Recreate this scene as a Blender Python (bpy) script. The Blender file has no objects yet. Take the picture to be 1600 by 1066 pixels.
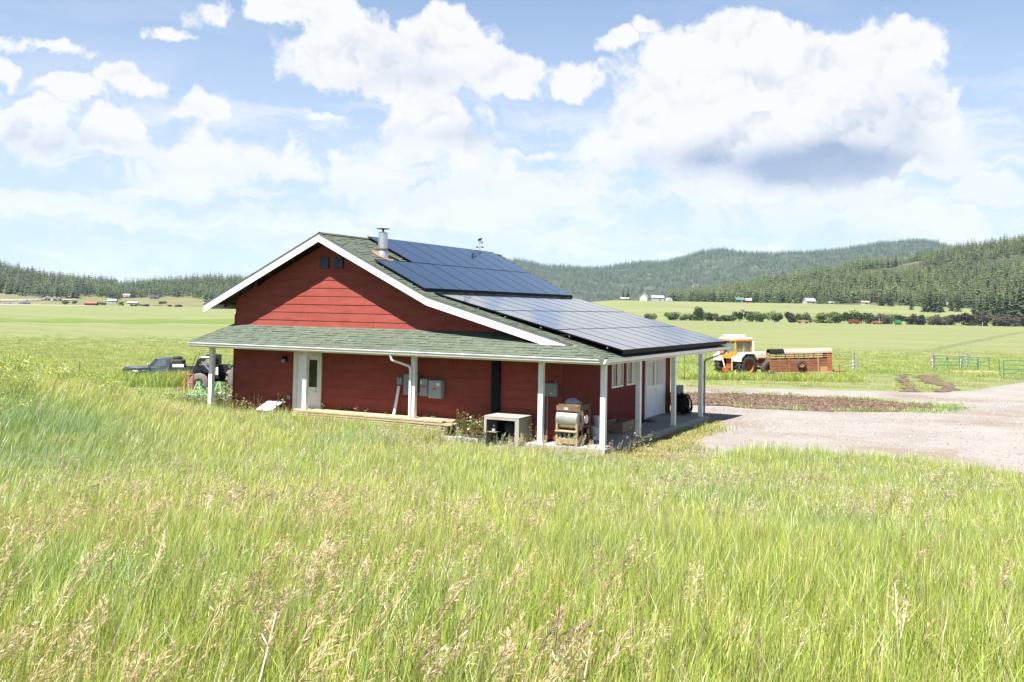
import bpy, bmesh, math, random
import numpy as np
from mathutils import Vector, Matrix

# ------------------------------------------------------------------ camera, sky, sun, exposure
scene = bpy.context.scene
COL = scene.collection
R = math.radians
CAM = Vector((9.811, -25.452, 3.784))
YAW, PITCH, ROLL = -0.4623, 0.0485, 0.0181
FW = Vector((math.sin(YAW), math.cos(YAW), 0)); RT = Vector((math.cos(YAW), -math.sin(YAW), 0))
Fv = FW * math.cos(PITCH) + Vector((0, 0, 1)) * math.sin(PITCH); Uv = RT.cross(Fv)
rx = RT * math.cos(ROLL) + Uv * math.sin(ROLL); uy = Uv * math.cos(ROLL) - RT * math.sin(ROLL)
cam_d = bpy.data.cameras.new('camera'); cam = bpy.data.objects.new('camera', cam_d); COL.objects.link(cam)
M = Matrix.Identity(4)
for i in range(3):
    M[i][0] = rx[i]; M[i][1] = uy[i]; M[i][2] = -Fv[i]; M[i][3] = CAM[i]
cam.matrix_world = M
cam_d.sensor_width = 36; cam_d.lens = 34.763; cam_d.shift_y = -0.0793; cam_d.clip_end = 30000
scene.camera = cam

SUN = Vector((-0.07, -0.5, 1.0)).normalized()
sun_d = bpy.data.lights.new('sun', 'SUN'); sun_d.energy = 5.0; sun_d.angle = R(0.53); sun_d.color = (1.0, 0.955, 0.89)
sun = bpy.data.objects.new('sun', sun_d); COL.objects.link(sun)
sun.rotation_euler = SUN.to_track_quat('Z', 'Y').to_euler(); sun.location = (0, -40, 60)

scene.view_settings.view_transform = 'Standard'; scene.view_settings.look = 'None'
scene.view_settings.gamma = 1.0; scene.view_settings.use_curve_mapping = False
scene.view_settings.exposure = 1.82
scene.cycles.max_bounces = 6; scene.cycles.diffuse_bounces = 3; scene.cycles.glossy_bounces = 3
scene.cycles.transmission_bounces = 4; scene.cycles.transparent_max_bounces = 6; scene.cycles.volume_bounces = 0
scene.cycles.caustics_reflective = False; scene.cycles.caustics_refractive = False
scene.cycles.sample_clamp_indirect = 6.0
try:
    scene.cycles.use_denoising = True; scene.cycles.denoiser = 'OPENIMAGEDENOISE'
except Exception: pass

world = bpy.data.worlds.new('World'); scene.world = world; world.use_nodes = True
SKY_STRENGTH = 0.05; CLOUD_BRIGHT = 0.275
# cumulus masses of the sky: azimuth, elevation, half width, half height (radians), thickness
CLOUDS = [(-0.191,0.201,0.122,0.066,1.25),(-0.241,0.266,0.034,0.027,1.0),(-0.155,0.25,0.053,0.032,1.1),(-0.091,0.237,0.047,0.038,1.1),(-0.063,0.192,0.027,0.046,0.9),(-0.297,0.231,0.057,0.037,1.0),(-0.335,0.191,0.051,0.038,0.95),(-0.36,0.16,0.039,0.029,0.8),(-0.132,0.159,0.079,0.042,1.1),(-0.24,0.159,0.091,0.037,1.0),(-0.173,0.133,0.076,0.025,0.9),(-0.622,0.254,0.071,0.036,1.0),(-0.538,0.261,0.062,0.034,1.05),(-0.485,0.234,0.052,0.028,0.9),(-0.57,0.222,0.078,0.022,0.8),(-0.562,0.185,0.071,0.025,0.75),(-0.53,0.164,0.059,0.019,0.7),(-0.674,0.287,0.057,0.021,0.95),(-0.766,0.28,0.027,0.013,0.6),(-0.812,0.255,0.022,0.009,0.6),(-0.903,0.226,0.046,0.01,0.6),(-0.836,0.207,0.034,0.014,0.8),(-0.883,0.19,0.039,0.013,0.7),(-0.936,0.199,0.024,0.017,0.7),(-0.919,0.158,0.048,0.021,0.95),(-0.848,0.155,0.048,0.019,0.9),(-0.762,0.186,0.03,0.013,0.7),(-0.397,0.226,0.023,0.016,0.75),(-0.365,0.268,0.017,0.011,0.6),(-0.333,0.278,0.017,0.01,0.5),(-0.658,0.187,0.025,0.009,0.35),(-0.438,0.156,0.045,0.008,0.4),(-0.719,0.131,0.138,0.028,0.45),(-0.516,0.116,0.168,0.038,0.55),(-0.283,0.118,0.099,0.025,0.6),(-0.699,0.078,0.075,0.019,0.55),(-0.845,0.048,0.086,0.013,0.5),(-0.617,0.055,0.103,0.017,0.4),(-0.179,0.087,0.169,0.022,0.55),(-0.411,0.07,0.14,0.019,0.5),(-0.025,0.114,0.062,0.018,0.5),(-0.911,0.08,0.065,0.015,0.4),(-0.036,0.082,0.083,0.012,0.45)]
CLOUD_BASES = [(-0.155,0.137,0.097,0.025,1.0),(-0.097,0.167,0.045,0.039,0.35),(-0.259,0.147,0.097,0.018,0.45),(-0.583,0.228,0.084,0.014,0.3),(-0.53,0.17,0.065,0.014,0.3),(-0.9,0.14,0.09,0.012,0.3)]
def build_sky():
    nt = world.node_tree; N = nt.nodes; L = nt.links; N.clear()
    def nd(t, **k):
        n = N.new(t)
        for a, b in k.items(): setattr(n, a, b)
        return n
    def plug(n, i, v):
        if isinstance(v, bpy.types.NodeSocket): L.new(v, n.inputs[i])
        elif v is not None: n.inputs[i].default_value = v
    def mth(op, a, b=None, c=None, clamp=False):
        n = nd('ShaderNodeMath', operation=op, use_clamp=clamp); plug(n, 0, a); plug(n, 1, b); plug(n, 2, c); return n.outputs[0]
    def vec(op, a, b=None, c=None):
        n = nd('ShaderNodeVectorMath', operation=op); plug(n, 0, a); plug(n, 1, b); plug(n, 2, c)
        return n.outputs['Value'] if op in ('LENGTH', 'DOT_PRODUCT') else n.outputs[0]
    def noise(v, s, det=8, rough=0.55, col=False):
        n = nd('ShaderNodeTexNoise'); n.noise_dimensions = '2D'; plug(n, 'Vector', v); n.inputs['Scale'].default_value = s; n.inputs['Detail'].default_value = det; n.inputs['Roughness'].default_value = rough
        return n.outputs['Color'] if col else n.outputs[0]
    def ramp(v, a, b, lo=0.0, hi=1.0, kind='SMOOTHSTEP'):
        n = nd('ShaderNodeMapRange', interpolation_type=kind); plug(n, 0, v); n.inputs[1].default_value = a; n.inputs[2].default_value = b; n.inputs[3].default_value = lo; n.inputs[4].default_value = hi
        return n.outputs[0]
    def mixc(f, a, b):
        n = nd('ShaderNodeMix', data_type='RGBA'); plug(n, 0, f); plug(n, 6, a); plug(n, 7, b); return n.outputs[2]
    sky = nd('ShaderNodeTexSky', sky_type='NISHITA'); sky.sun_disc = False
    sky.sun_elevation = math.asin(SUN.z); sky.sun_rotation = math.atan2(SUN.x, SUN.y); sky.altitude = 1200; sky.air_density = 1.0; sky.dust_density = 0.8; sky.ozone_density = 1.0
    d = nd('ShaderNodeTexCoord').outputs['Generated']
    sp = nd('ShaderNodeSeparateXYZ'); L.new(d, sp.inputs[0])
    az = mth('ARCTAN2', sp.outputs[0], sp.outputs[1]); el = mth('ARCSINE', sp.outputs[2])
    cb = nd('ShaderNodeCombineXYZ'); L.new(az, cb.inputs[0]); L.new(el, cb.inputs[1]); P = cb.outputs[0]
    K = CLOUD_BRIGHT / SKY_STRENGTH
    veilc = (0.72*K, 0.80*K, 0.955*K, 1)
    # fair-weather cloud field on a flat layer over the whole valley, and paler air near the horizon
    den = mth('MAXIMUM', sp.outputs[2], 0.03)
    pv = nd('ShaderNodeCombineXYZ'); L.new(mth('DIVIDE', sp.outputs[0], den), pv.inputs[0]); L.new(mth('DIVIDE', sp.outputs[1], den), pv.inputs[1])
    field = noise(pv.outputs[0], 0.55, 7, 0.6)
    thin = mth('MULTIPLY', ramp(field, 0.42, 0.72), 0.45)
    hz = ramp(el, 0.0, 0.40, 0.80, 0.05)
    low = mixc(mth('MAXIMUM', thin, hz), sky.outputs[0], veilc)
    bg0 = nd('ShaderNodeBackground'); L.new(low, bg0.inputs[0]); bg0.inputs[1].default_value = SKY_STRENGTH
    # the cumulus masses over the far hills
    w1 = vec('MULTIPLY', vec('SUBTRACT', noise(P, 8, 2, 0.5, True), (0.5, 0.5, 0.5)), (0.06, 0.035, 0))
    w2 = vec('MULTIPLY', vec('SUBTRACT', noise(P, 30, 5, 0.55, True), (0.5, 0.5, 0.5)), (0.040, 0.034, 0))
    Q = vec('ADD', vec('ADD', P, w1), w2)
    def blobs(lst, v, grow=1.0, sm=0.25):
        acc = None
        for (a, e, ra, re, s) in lst:
            ra, re = ra*grow, re*grow
            t = vec('LENGTH', vec('MULTIPLY_ADD', v, (1/ra, 1/re, 0), (-a/ra, -e/re, 0)))
            t = mth('MULTIPLY_ADD', t, -s, s)
            acc = t if acc is None else mth('SMOOTH_MAX', acc, t, sm)
        return acc
    dens = blobs(CLOUDS, Q, 1.24, 0.22)
    n1 = noise(Q, 20, 6, 0.52)
    n2 = noise(vec('ADD', Q, (0.005, -0.013, 0)), 20, 6, 0.52)
    n3 = noise(P, 90, 5, 0.6)
    dn = mth('ADD', dens, mth('MULTIPLY_ADD', mth('SUBTRACT', n1, 0.5), 1.15, mth('MULTIPLY', mth('SUBTRACT', n3, 0.5), 0.22)))
    a_c = mth('MULTIPLY', ramp(dn, 0.06, 0.34), ramp(el, 0.04, 0.17, 0.30, 1.0))
    relief = mth('MULTIPLY', mth('SUBTRACT', n2, n1), 2.8)           # lumps: underside against top
    base = mth('SUBTRACT', blobs(CLOUD_BASES, vec('ADD', P, w1), 1.3), mth('MULTIPLY', mth('SUBTRACT', n1, 0.5), 0.35))
    grey = mth('ADD', ramp(base, -0.1, 0.75, 0, 0.95), mth('MULTIPLY', ramp(relief, -0.15, 0.75), mth('MULTIPLY', ramp(dn, 0.15, 0.8), 0.42)), clamp=True)
    st = noise(vec('MULTIPLY', Q, (5.5, 30.0, 0)), 1.0, 7, 0.58)
    a_s = mth('MULTIPLY', ramp(st, 0.42, 0.62), mth('MULTIPLY', ramp(el, 0.0, 0.05, 0.55, 0.85), ramp(el, 0.26, 0.13)))
    low = mixc(a_s, low, (0.985*K, 0.99*K, 1.0*K, 1))
    white = (1.0*K, 1.0*K, 1.0*K, 1); shade = (0.40*K, 0.50*K, 0.68*K, 1)
    c = mixc(a_c, low, mixc(grey, white, shade))
    bg1 = nd('ShaderNodeBackground'); L.new(c, bg1.inputs[0]); bg1.inputs[1].default_value = SKY_STRENGTH
    inside = mth('MULTIPLY', mth('MULTIPLY', ramp(az, -1.15, -1.05, kind='LINEAR'), ramp(az, 0.12, 0.04, kind='LINEAR')), mth('MULTIPLY', ramp(el, 0.40, 0.36, kind='LINEAR'), ramp(el, -0.02, 0.0, kind='LINEAR')))
    mx = nd('ShaderNodeMixShader'); L.new(inside, mx.inputs[0]); L.new(bg0.outputs[0], mx.inputs[1]); L.new(bg1.outputs[0], mx.inputs[2])
    out = nd('ShaderNodeOutputWorld'); L.new(mx.outputs[0], out.inputs[0])
build_sky()
world.cycles.sampling_method = 'NONE'

# ------------------------------------------------------------------ helpers
rng = random.Random(7); nrng = np.random.default_rng(7)
def tag(o, label=None, cat=None, group=None, kind=None):
    for k, v in (('label', label), ('category', cat), ('group', group), ('kind', kind)):
        if v: o[k] = v
    return o
def empty(name, loc=(0, 0, 0), rz=0, parent=None):
    o = bpy.data.objects.new(name, None); COL.objects.link(o); o.location = loc; o.rotation_euler = (0, 0, rz); o.empty_display_size = 0.2
    if parent: o.parent = parent
    return o
def thing(name, label, cat, loc=(0, 0, 0), rz=0, group=None):
    return tag(empty(name, loc, rz), label, cat, group)
class MB:
    def __init__(s): s.v = []; s.f = []; s.sm = []
    def add(s, vs, fs, smooth=False):
        b = len(s.v); s.v += [tuple(v) for v in vs]; s.f += [tuple(i + b for i in f) for f in fs]; s.sm += [smooth] * len(fs); return s
    def box(s, x0, x1, y0, y1, z0, z1, mtx=None):
        vs = [(x, y, z) for z in (z0, z1) for y in (y0, y1) for x in (x0, x1)]
        if mtx is not None: vs = [mtx @ Vector(v) for v in vs]
        return s.add(vs, [(0, 2, 3, 1), (4, 5, 7, 6), (0, 1, 5, 4), (2, 6, 7, 3), (0, 4, 6, 2), (1, 3, 7, 5)])
    def cbox(s, c, size, rot=None):
        m = Matrix.Translation(Vector(c)) @ (rot.to_4x4() if rot is not None else Matrix.Identity(4))
        x, y, z = [k / 2 for k in size]; return s.box(-x, x, -y, y, -z, z, m)
    def prism(s, pts, a, b, axis='y'):
        def mp(p, t):
            return {'y': (p[0], t, p[1]), 'x': (t, p[0], p[1]), 'z': (p[0], p[1], t)}[axis]
        n = len(pts); vs = [mp(p, a) for p in pts] + [mp(p, b) for p in pts]
        return s.add(vs, [tuple(range(n))[::-1], tuple(range(n, 2 * n))] + [(i, (i + 1) % n, n + (i + 1) % n, n + i) for i in range(n)])
    def tube(s, p0, p1, r0, r1=None, n=10, cap=True):
        r1 = r0 if r1 is None else r1
        p0, p1 = Vector(p0), Vector(p1); d = (p1 - p0)
        if d.length < 1e-6: return s
        q = d.to_track_quat('Z', 'Y')
        vs = [p0 + q @ Vector((math.cos(2*math.pi*i/n)*r0, math.sin(2*math.pi*i/n)*r0, 0)) for i in range(n)] + [p1 + q @ Vector((math.cos(2*math.pi*i/n)*r1, math.sin(2*math.pi*i/n)*r1, 0)) for i in range(n)]
        s.add(vs, [(i, (i+1) % n, n+(i+1) % n, n+i) for i in range(n)], n > 5)
        if cap: s.add(vs, [tuple(range(n))[::-1], tuple(range(n, 2*n))])
        return s
    def path(s, pts, r, n=8):
        for a, b in zip(pts[:-1], pts[1:]): s.tube(a, b, r, r, n)
        return s
    def lathe(s, prof, c=(0, 0, 0), axis='z', n=20):
        c = Vector(c); vs = []
        for (r, h) in prof:
            for i in range(n):
                t = 2*math.pi*i/n; a, b = r*math.cos(t), r*math.sin(t)
                vs.append(c + Vector({'z': (a, b, h), 'y': (a, h, b), 'x': (h, a, b)}[axis]))
        fs = [(k*n+i, k*n+(i+1) % n, (k+1)*n+(i+1) % n, (k+1)*n+i) for k in range(len(prof)-1) for i in range(n)]
        return s.add(vs, fs, True)
    def disc(s, c, r, axis='y', n=20): return s.lathe([(0.0005, 0), (r, 0)], c, axis, n)
    def quad(s, a, b, c, d): return s.add([a, b, c, d], [(0, 1, 2, 3)])
    def mesh(s, name):
        me = bpy.data.meshes.new(name); me.from_pydata(s.v, [], s.f)
        bm = bmesh.new(); bm.from_mesh(me); bmesh.ops.recalc_face_normals(bm, faces=bm.faces)
        bm.to_mesh(me); bm.free()
        me.polygons.foreach_set('use_smooth', s.sm)
        try: me.set_sharp_from_angle(angle=0.7)
        except Exception: pass
        me.update(); return me
    def build(s, name, mat, parent=None, bevel=0, label=None):
        me = s.mesh(name)
        if mat: me.materials.append(mat)
        o = bpy.data.objects.new(name, me); COL.objects.link(o)
        if parent: o.parent = parent
        if bevel:
            m = o.modifiers.new('bevel', 'BEVEL'); m.width = bevel; m.segments = 2; m.limit_method = 'ANGLE'
        if label: o['label'] = label
        return o
def inst(name, me, parent=None, loc=(0, 0, 0), rot=(0, 0, 0), scl=(1, 1, 1)):
    o = bpy.data.objects.new(name, me); COL.objects.link(o); o.location = loc; o.rotation_euler = rot; o.scale = scl
    if parent: o.parent = parent
    return o
def copy_tree(o, parent=None):
    c = o.copy(); COL.objects.link(c); c.parent = parent
    for ch in list(o.children): copy_tree(ch, c)
    return c

ALB = 0.6   # painted and natural surfaces other than white paint and bare metal
def mat(name, col, rough=0.6, metal=0.0, var=0.15, scale=6.0, bump=0.0, bscale=60.0, col2=None, spec=0.16, stretch=(1, 1, 1), coat=0.0, contrast=(0.35, 0.65)):
    if max(col) < .58 and metal < .5:
        col = tuple(k*ALB for k in col); col2 = tuple(k*ALB for k in col2) if col2 else None
    m = bpy.data.materials.new(name); m.use_nodes = True; nt = m.node_tree; N = nt.nodes; L = nt.links
    b = N['Principled BSDF']; b.inputs['Roughness'].default_value = rough; b.inputs['Metallic'].default_value = metal
    b.inputs['Specular IOR Level'].default_value = spec; b.inputs['Coat Weight'].default_value = coat
    tc = N.new('ShaderNodeTexCoord'); mp = N.new('ShaderNodeMapping'); L.new(tc.outputs['Object'], mp.inputs[0]); mp.inputs['Scale'].default_value = stretch
    n1 = N.new('ShaderNodeTexNoise'); n1.inputs['Scale'].default_value = scale; n1.inputs['Detail'].default_value = 6; n1.inputs['Roughness'].default_value = 0.65; L.new(mp.outputs[0], n1.inputs['Vector'])
    mr = N.new('ShaderNodeMapRange'); L.new(n1.outputs[0], mr.inputs[0]); mr.inputs[1].default_value = contrast[0]; mr.inputs[2].default_value = contrast[1]
    mx = N.new('ShaderNodeMix'); mx.data_type = 'RGBA'; L.new(mr.outputs[0], mx.inputs[0])
    c2 = col2 or tuple(min(1, k*(1+var)) for k in col); c1 = col if col2 else tuple(k*(1-var) for k in col)
    mx.inputs[6].default_value = (*c1, 1); mx.inputs[7].default_value = (*c2, 1); L.new(mx.outputs[2], b.inputs['Base Color'])
    if bump:
        n2 = N.new('ShaderNodeTexNoise'); n2.inputs['Scale'].default_value = bscale; n2.inputs['Detail'].default_value = 4; L.new(mp.outputs[0], n2.inputs['Vector'])
        bp = N.new('ShaderNodeBump'); bp.inputs['Strength'].default_value = min(1, bump*10); bp.inputs['Distance'].default_value = bump; L.new(n2.outputs[0], bp.inputs['Height']); L.new(bp.outputs[0], b.inputs['Normal'])
    return m
def tint_attr(m, attr='tint', kind='GEOMETRY'):
    """multiply the material's base colour by a colour attribute"""
    nt = m.node_tree; N = nt.nodes; L = nt.links; b = N['Principled BSDF']; s = b.inputs['Base Color'].links[0].from_socket
    at = N.new('ShaderNodeAttribute'); at.attribute_name = attr; at.attribute_type = kind
    mx = N.new('ShaderNodeMix'); mx.data_type = 'RGBA'; mx.blend_type = 'MULTIPLY'; mx.inputs[0].default_value = 1
    L.new(s, mx.inputs[6]); L.new(at.outputs['Color'], mx.inputs[7]); L.new(mx.outputs[2], b.inputs['Base Color']); return m

# smooth 2-D noise for shaping the land and spreading plants
_perm = np.random.default_rng(3).random((256, 256))
def vnoise(x, y):
    xi = np.floor(x).astype(int); yi = np.floor(y).astype(int); fx = x-xi; fy = y-yi; fx = fx*fx*(3-2*fx); fy = fy*fy*(3-2*fy)
    g = lambda a, b: _perm[a & 255, b & 255]
    return (g(xi, yi)*(1-fx)+g(xi+1, yi)*fx)*(1-fy)+(g(xi, yi+1)*(1-fx)+g(xi+1, yi+1)*fx)*fy
def fbm(x, y, o=4):
    x = np.asarray(x, float); y = np.asarray(y, float); r = 0; a = 0.5; t = 0
    for k in range(o): r = r+a*vnoise(x+17.3*k, y+5.1*k); t += a; a *= 0.5; x = x*2.03; y = y*2.03
    return r/t

# ------------------------------------------------------------------ the land
BD = [-60,-10,0,6,14,20,24,36,45,60,80,120,300,20000]; BZ = [3.0,2.5,2.1,1.5,.55,-.02,-.16,-.24,-.5,-1.25,-1.4,-1.8,-2,-2]
def dl(x, y): return (x-CAM.x)*FW.x+(y-CAM.y)*FW.y, (x-CAM.x)*RT.x+(y-CAM.y)*RT.y
def xy(d, l): return CAM.x+FW.x*d+RT.x*l, CAM.y+FW.y*d+RT.y*l
def T(x, y):
    x = np.asarray(x, float); y = np.asarray(y, float); d, l = dl(x, y)
    z = np.interp(d, BD, BZ)
    z = z+1.3*np.exp(-((l+13.8)/4.6)**2-((d-26.5)/5.5)**2)
    t = np.clip((-l-12)/10, 0, 1)*np.clip((d-40)/15, 0, 1)*np.clip((200-d)/100, 0, 1)
    z = z-.35*t*t*(3-2*t)
    # beyond the willows on the right the pasture climbs
    s = np.clip((d-640)/330, 0, 1); q = np.clip((l-20)/90, 0, 1)
    z = z+15.5*s*s*(3-2*s)*q*q*(3-2*q)
    return z
def Tz(x, y): return float(T(x, y))
def grid_mesh(name, xs, ys, zf, mat_, warp=None, keep=None):
    X, Y = np.meshgrid(xs, ys); 
    Z = zf(X, Y); nx = len(xs); v = np.stack([X, Y, Z], -1).reshape(-1, 3)
    ii = np.arange((len(ys)-1)*nx).reshape(len(ys)-1, nx)[:, :-1].ravel()
    f = np.stack([ii, ii+1, ii+1+nx, ii+nx], -1)
    if keep is not None:
        c = v[f].mean(1); f = f[keep(c[:, 0], c[:, 1])]
        u, inv = np.unique(f, return_inverse=True); v = v[u]; f = inv.reshape(-1, 4)
    me = bpy.data.meshes.new(name); me.from_pydata(v.tolist(), [], f.tolist()); me.polygons.foreach_set('use_smooth', [True]*len(f)); me.materials.append(mat_)
    o = bpy.data.objects.new(name, me); COL.objects.link(o); return o
def inpoly(x, y, P):
    x = np.asarray(x, float); y = np.asarray(y, float); r = np.zeros(x.shape, bool); n = len(P)
    for i in range(n):
        (x0, y0), (x1, y1) = P[i], P[(i+1) % n]
        if y0 == y1: continue
        c = ((y0 > y) != (y1 > y)) & (x < (x1-x0)*(y-y0)/(y1-y0)+x0); r ^= c
    return r

def ground_material():
    m = bpy.data.materials.new('meadow ground'); m.use_nodes = True; N = m.node_tree.nodes; L = m.node_tree.links; b = N['Principled BSDF']; b.inputs['Roughness'].default_value = 0.9; b.inputs['Specular IOR Level'].default_value = 0.1
    g = N.new('ShaderNodeNewGeometry')
    def noise(s, det=6, st=(1, 1, 1), rough=.6):
        mp = N.new('ShaderNodeMapping'); mp.inputs['Scale'].default_value = st; mp.inputs['Rotation'].default_value = (0, 0, YAW); L.new(g.outputs['Position'], mp.inputs[0])
        n = N.new('ShaderNodeTexNoise'); n.inputs['Scale'].default_value = s; n.inputs['Detail'].default_value = det; n.inputs['Roughness'].default_value = rough; L.new(mp.outputs[0], n.inputs['Vector']); return n.outputs[0]
    def mr(v, a, c):
        n = N.new('ShaderNodeMapRange'); n.inputs[1].default_value = a; n.inputs[2].default_value = c; L.new(v, n.inputs[0]); return n.outputs[0]
    def mix(f, a, c):
        n = N.new('ShaderNodeMix'); n.data_type = 'RGBA'
        for i, v in ((0, f), (6, a), (7, c)):
            if isinstance(v, bpy.types.NodeSocket): L.new(v, n.inputs[i])
            else: n.inputs[i].default_value = v if i == 0 else (*v, 1)
        return n.outputs[2]
    # broad bands, patches and fine tufts of pasture
    c = mix(mr(noise(.012, 5, (1, 2.2, 1)), .38, .62), (.112, .134, .050), (.146, .154, .070))
    c = mix(mr(noise(.05, 6, (.3, 3.5, 1)), .46, .66), c, (.086, .112, .038))
    c = mix(mr(noise(.5, 7, (.35, 2.0, 1)), .46, .70), c, (.168, .166, .086))
    c = mix(mr(noise(4, 8, (1, 1, 1), .75), .5, .85), c, (.078, .098, .032))
    L.new(c, b.inputs['Base Color'])
    bp = N.new('ShaderNodeBump'); bp.inputs['Strength'].default_value = .6; bp.inputs['Distance'].default_value = .12; L.new(noise(5, 8), bp.inputs['Height']); L.new(bp.outputs[0], b.inputs['Normal'])
    return m
MG = ground_material()
def gsp(a0, a1, st, out, gr=1.13):
    r = list(np.arange(a0, a1+1e-6, st)); s = st; p = r[-1]
    while p < out: s *= gr; p += s; r.append(p)
    return r
dls = sorted(set([-x for x in gsp(0.7, 20, 2, 400, 1.3)]+gsp(0, 115, .7, 6000)))
lp = gsp(0, 60, .7, 5000); lls = sorted([-x for x in lp[1:]]+lp)
DD, LL = np.meshgrid(dls, lls, indexing='ij'); GX, GY = CAM.x+FW.x*DD+RT.x*LL, CAM.y+FW.y*DD+RT.y*LL
def ground_sheet():
    Z = T(GX, GY)+(fbm(GX*.5, GY*.5, 3)-.5)*.05*(DD < 120)
    v = np.stack([GX, GY, Z], -1).reshape(-1, 3); nx = len(lls)
    ii = np.arange((len(dls)-1)*nx).reshape(len(dls)-1, nx)[:, :-1].ravel(); f = np.stack([ii, ii+1, ii+1+nx, ii+nx], -1)
    me = bpy.data.meshes.new('ground'); me.from_pydata(v.tolist(), [], f.tolist()); me.polygons.foreach_set('use_smooth', [True]*len(f)); me.materials.append(MG)
    return me
# the sheet is a flat cut below the house slab, where the slab itself covers it
ground = inst('ground', ground_sheet()); tag(ground, 'broad valley floor of pasture sloping up to a grassy bank in front', 'ground', kind='structure')
def sheet(name, poly, mat_, lift, st, rag, label, cat, relief=0.0, rs=1.2):
    xs = [p[0] for p in poly]; ys = [p[1] for p in poly]
    ax = np.arange(min(xs)-1.5, max(xs)+1.5, st); ay = np.arange(min(ys)-1.5, max(ys)+1.5, st)
    def keep(x, y): return inpoly(x+(fbm(x*.7, y*.7)-.5)*rag, y+(fbm(x*.7+40, y*.7)-.5)*rag, poly)
    o = grid_mesh(name, ax, ay, lambda X, Y: T(X, Y)+lift+relief*fbm(X*rs, Y*rs, 4), mat_, keep=keep)
    return tag(o, label, cat, kind='structure')
GRAVEL = [(1.48,0.34),(1.28,4.42),(1.1,8.06),(0.6,10.2),(-1.5,10.55),(-2.6,12.5),(-3.2,16.15),(-5.61,24.35),(-12,38.2),(-1.19,42.57),(6.43,45.48),(8.59,52.27),(11.17,63.08),(18,76.8),(30,30),(22,0),(11.92,-2.65),(10.18,-0.36),(8.82,1.15),(7.76,1.86),(5.73,1.8),(4.12,1.56),(2.45,1.28)]
SOIL = [(-8.85,33.49),(-3.22,36.27),(2.64,34.12),(6.06,28.48),(7.59,25.82),(7.57,23.11),(5.59,20.5),(1.91,18.43),(-0.86,18.49),(-4.28,19.06)]
RUT1 = [(1.5,68),(2.15,69),(4.51,45.22),(3.85,44.6)]; RUT2 = [(3.06,68.8),(4.17,69.85),(7.15,46.66),(6.14,45.18)]
TRL = [(-48,17),(-41.31,18.86),(-37.49,22.72),(-33,22.5),(-30.84,18.2),(-34.9,20.0),(-39.29,16.9),(-48,14.5)]; TRL2 = [(-33.82,15.7),(-31.84,17.37),(-25.4,10.7),(-25.9,8.9)]
m_gravel = mat('pale gravel', (.265,.243,.222), .9, 0, scale=.35, col2=(.325,.302,.280), bump=.02, bscale=18, spec=.15)
def add_speck(m, scale, col, amt, a=.55, b=.75):
    nt = m.node_tree; N = nt.nodes; L = nt.links; bs = N['Principled BSDF']; s = bs.inputs['Base Color'].links[0].from_socket
    tc = N.new('ShaderNodeTexCoord'); n = N.new('ShaderNodeTexNoise'); n.inputs['Scale'].default_value = scale; n.inputs['Detail'].default_value = 5; n.inputs['Roughness'].default_value = .7; L.new(tc.outputs['Object'], n.inputs['Vector'])
    r = N.new('ShaderNodeMapRange'); r.inputs[1].default_value = a; r.inputs[2].default_value = b; r.inputs[4].default_value = amt; L.new(n.outputs[0], r.inputs[0])
    x = N.new('ShaderNodeMix'); x.data_type = 'RGBA'; L.new(r.outputs[0], x.inputs[0]); L.new(s, x.inputs[6]); x.inputs[7].default_value = (*col, 1); L.new(x.outputs[2], bs.inputs['Base Color']); return m
add_speck(m_gravel, 9, (.10,.09,.08), .5); add_speck(m_gravel, .14, (.135,.105,.080), .85, .49, .62); add_speck(m_gravel, 15, (.28,.265,.25), .7, .56, .7)
m_soil = mat('tilled soil', (.12,.082,.058), .95, 0, scale=1.6, col2=(.20,.145,.105), bump=.05, bscale=5, spec=.1)
add_speck(m_soil, 7, (.11,.085,.063), .6, .58, .72)
sheet('gravel_yard', GRAVEL, m_gravel, .018, .2, .9, 'pale gravel yard and drive beside the barn', 'drive', .012)
sheet('soil_bed', SOIL, m_soil, .012, .2, 1.1, 'long bed of bare brown soil between two gravel lanes', 'soil bed', .06, 1.6)
sheet('dirt_rut', RUT1, m_soil, .012, .25, 2.4, 'narrow dirt rut left of its twin, running from drive toward gate', 'rut', .05)
sheet('dirt_rut', RUT2, m_soil, .012, .25, 3.0, 'wider dirt rut right of its twin, running from drive toward gate', 'rut', .05)
sheet('gravel_track', TRL, m_gravel, .03, .35, 1.2, 'pale gravel track in front of the dark pickup truck', 'track', .02)
sheet('gravel_track', TRL2, m_gravel, .03, .35, 1.4, 'worn pale patch of track beside the green mower', 'track', .02)
# ------------------------------------------------------------------ the red barn workshop
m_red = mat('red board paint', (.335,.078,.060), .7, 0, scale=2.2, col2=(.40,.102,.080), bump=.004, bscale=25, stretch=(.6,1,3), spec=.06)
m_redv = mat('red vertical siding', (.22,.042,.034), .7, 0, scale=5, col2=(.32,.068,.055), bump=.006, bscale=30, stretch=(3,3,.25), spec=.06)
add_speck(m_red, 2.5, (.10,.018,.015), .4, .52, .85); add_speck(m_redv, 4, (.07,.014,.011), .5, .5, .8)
m_white = mat('white trim paint', (.78,.77,.74), .45, 0, scale=3, col2=(.84,.835,.81), spec=.4)
m_post = mat('white post paint', (.70,.70,.68), .5, 0, scale=4, col2=(.80,.80,.78), stretch=(1,1,.4), spec=.4)
add_speck(m_white, 3, (.55,.53,.48), .45, .5, .8); add_speck(m_post, 5, (.48,.46,.41), .55, .5, .78)
m_gut = mat('white gutter metal', (.68,.68,.67), .3, 0, scale=2, col2=(.78,.78,.77), spec=.5)
m_soff = mat('dark stained soffit boards', (.10,.055,.032), .7, 0, scale=8, col2=(.20,.12,.07), stretch=(.4,3,3))
m_shing = mat('green asphalt shingle', (.088,.112,.085), .92, 0, scale=30, col2=(.142,.170,.128), bump=.004, bscale=180, spec=.15)
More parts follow.
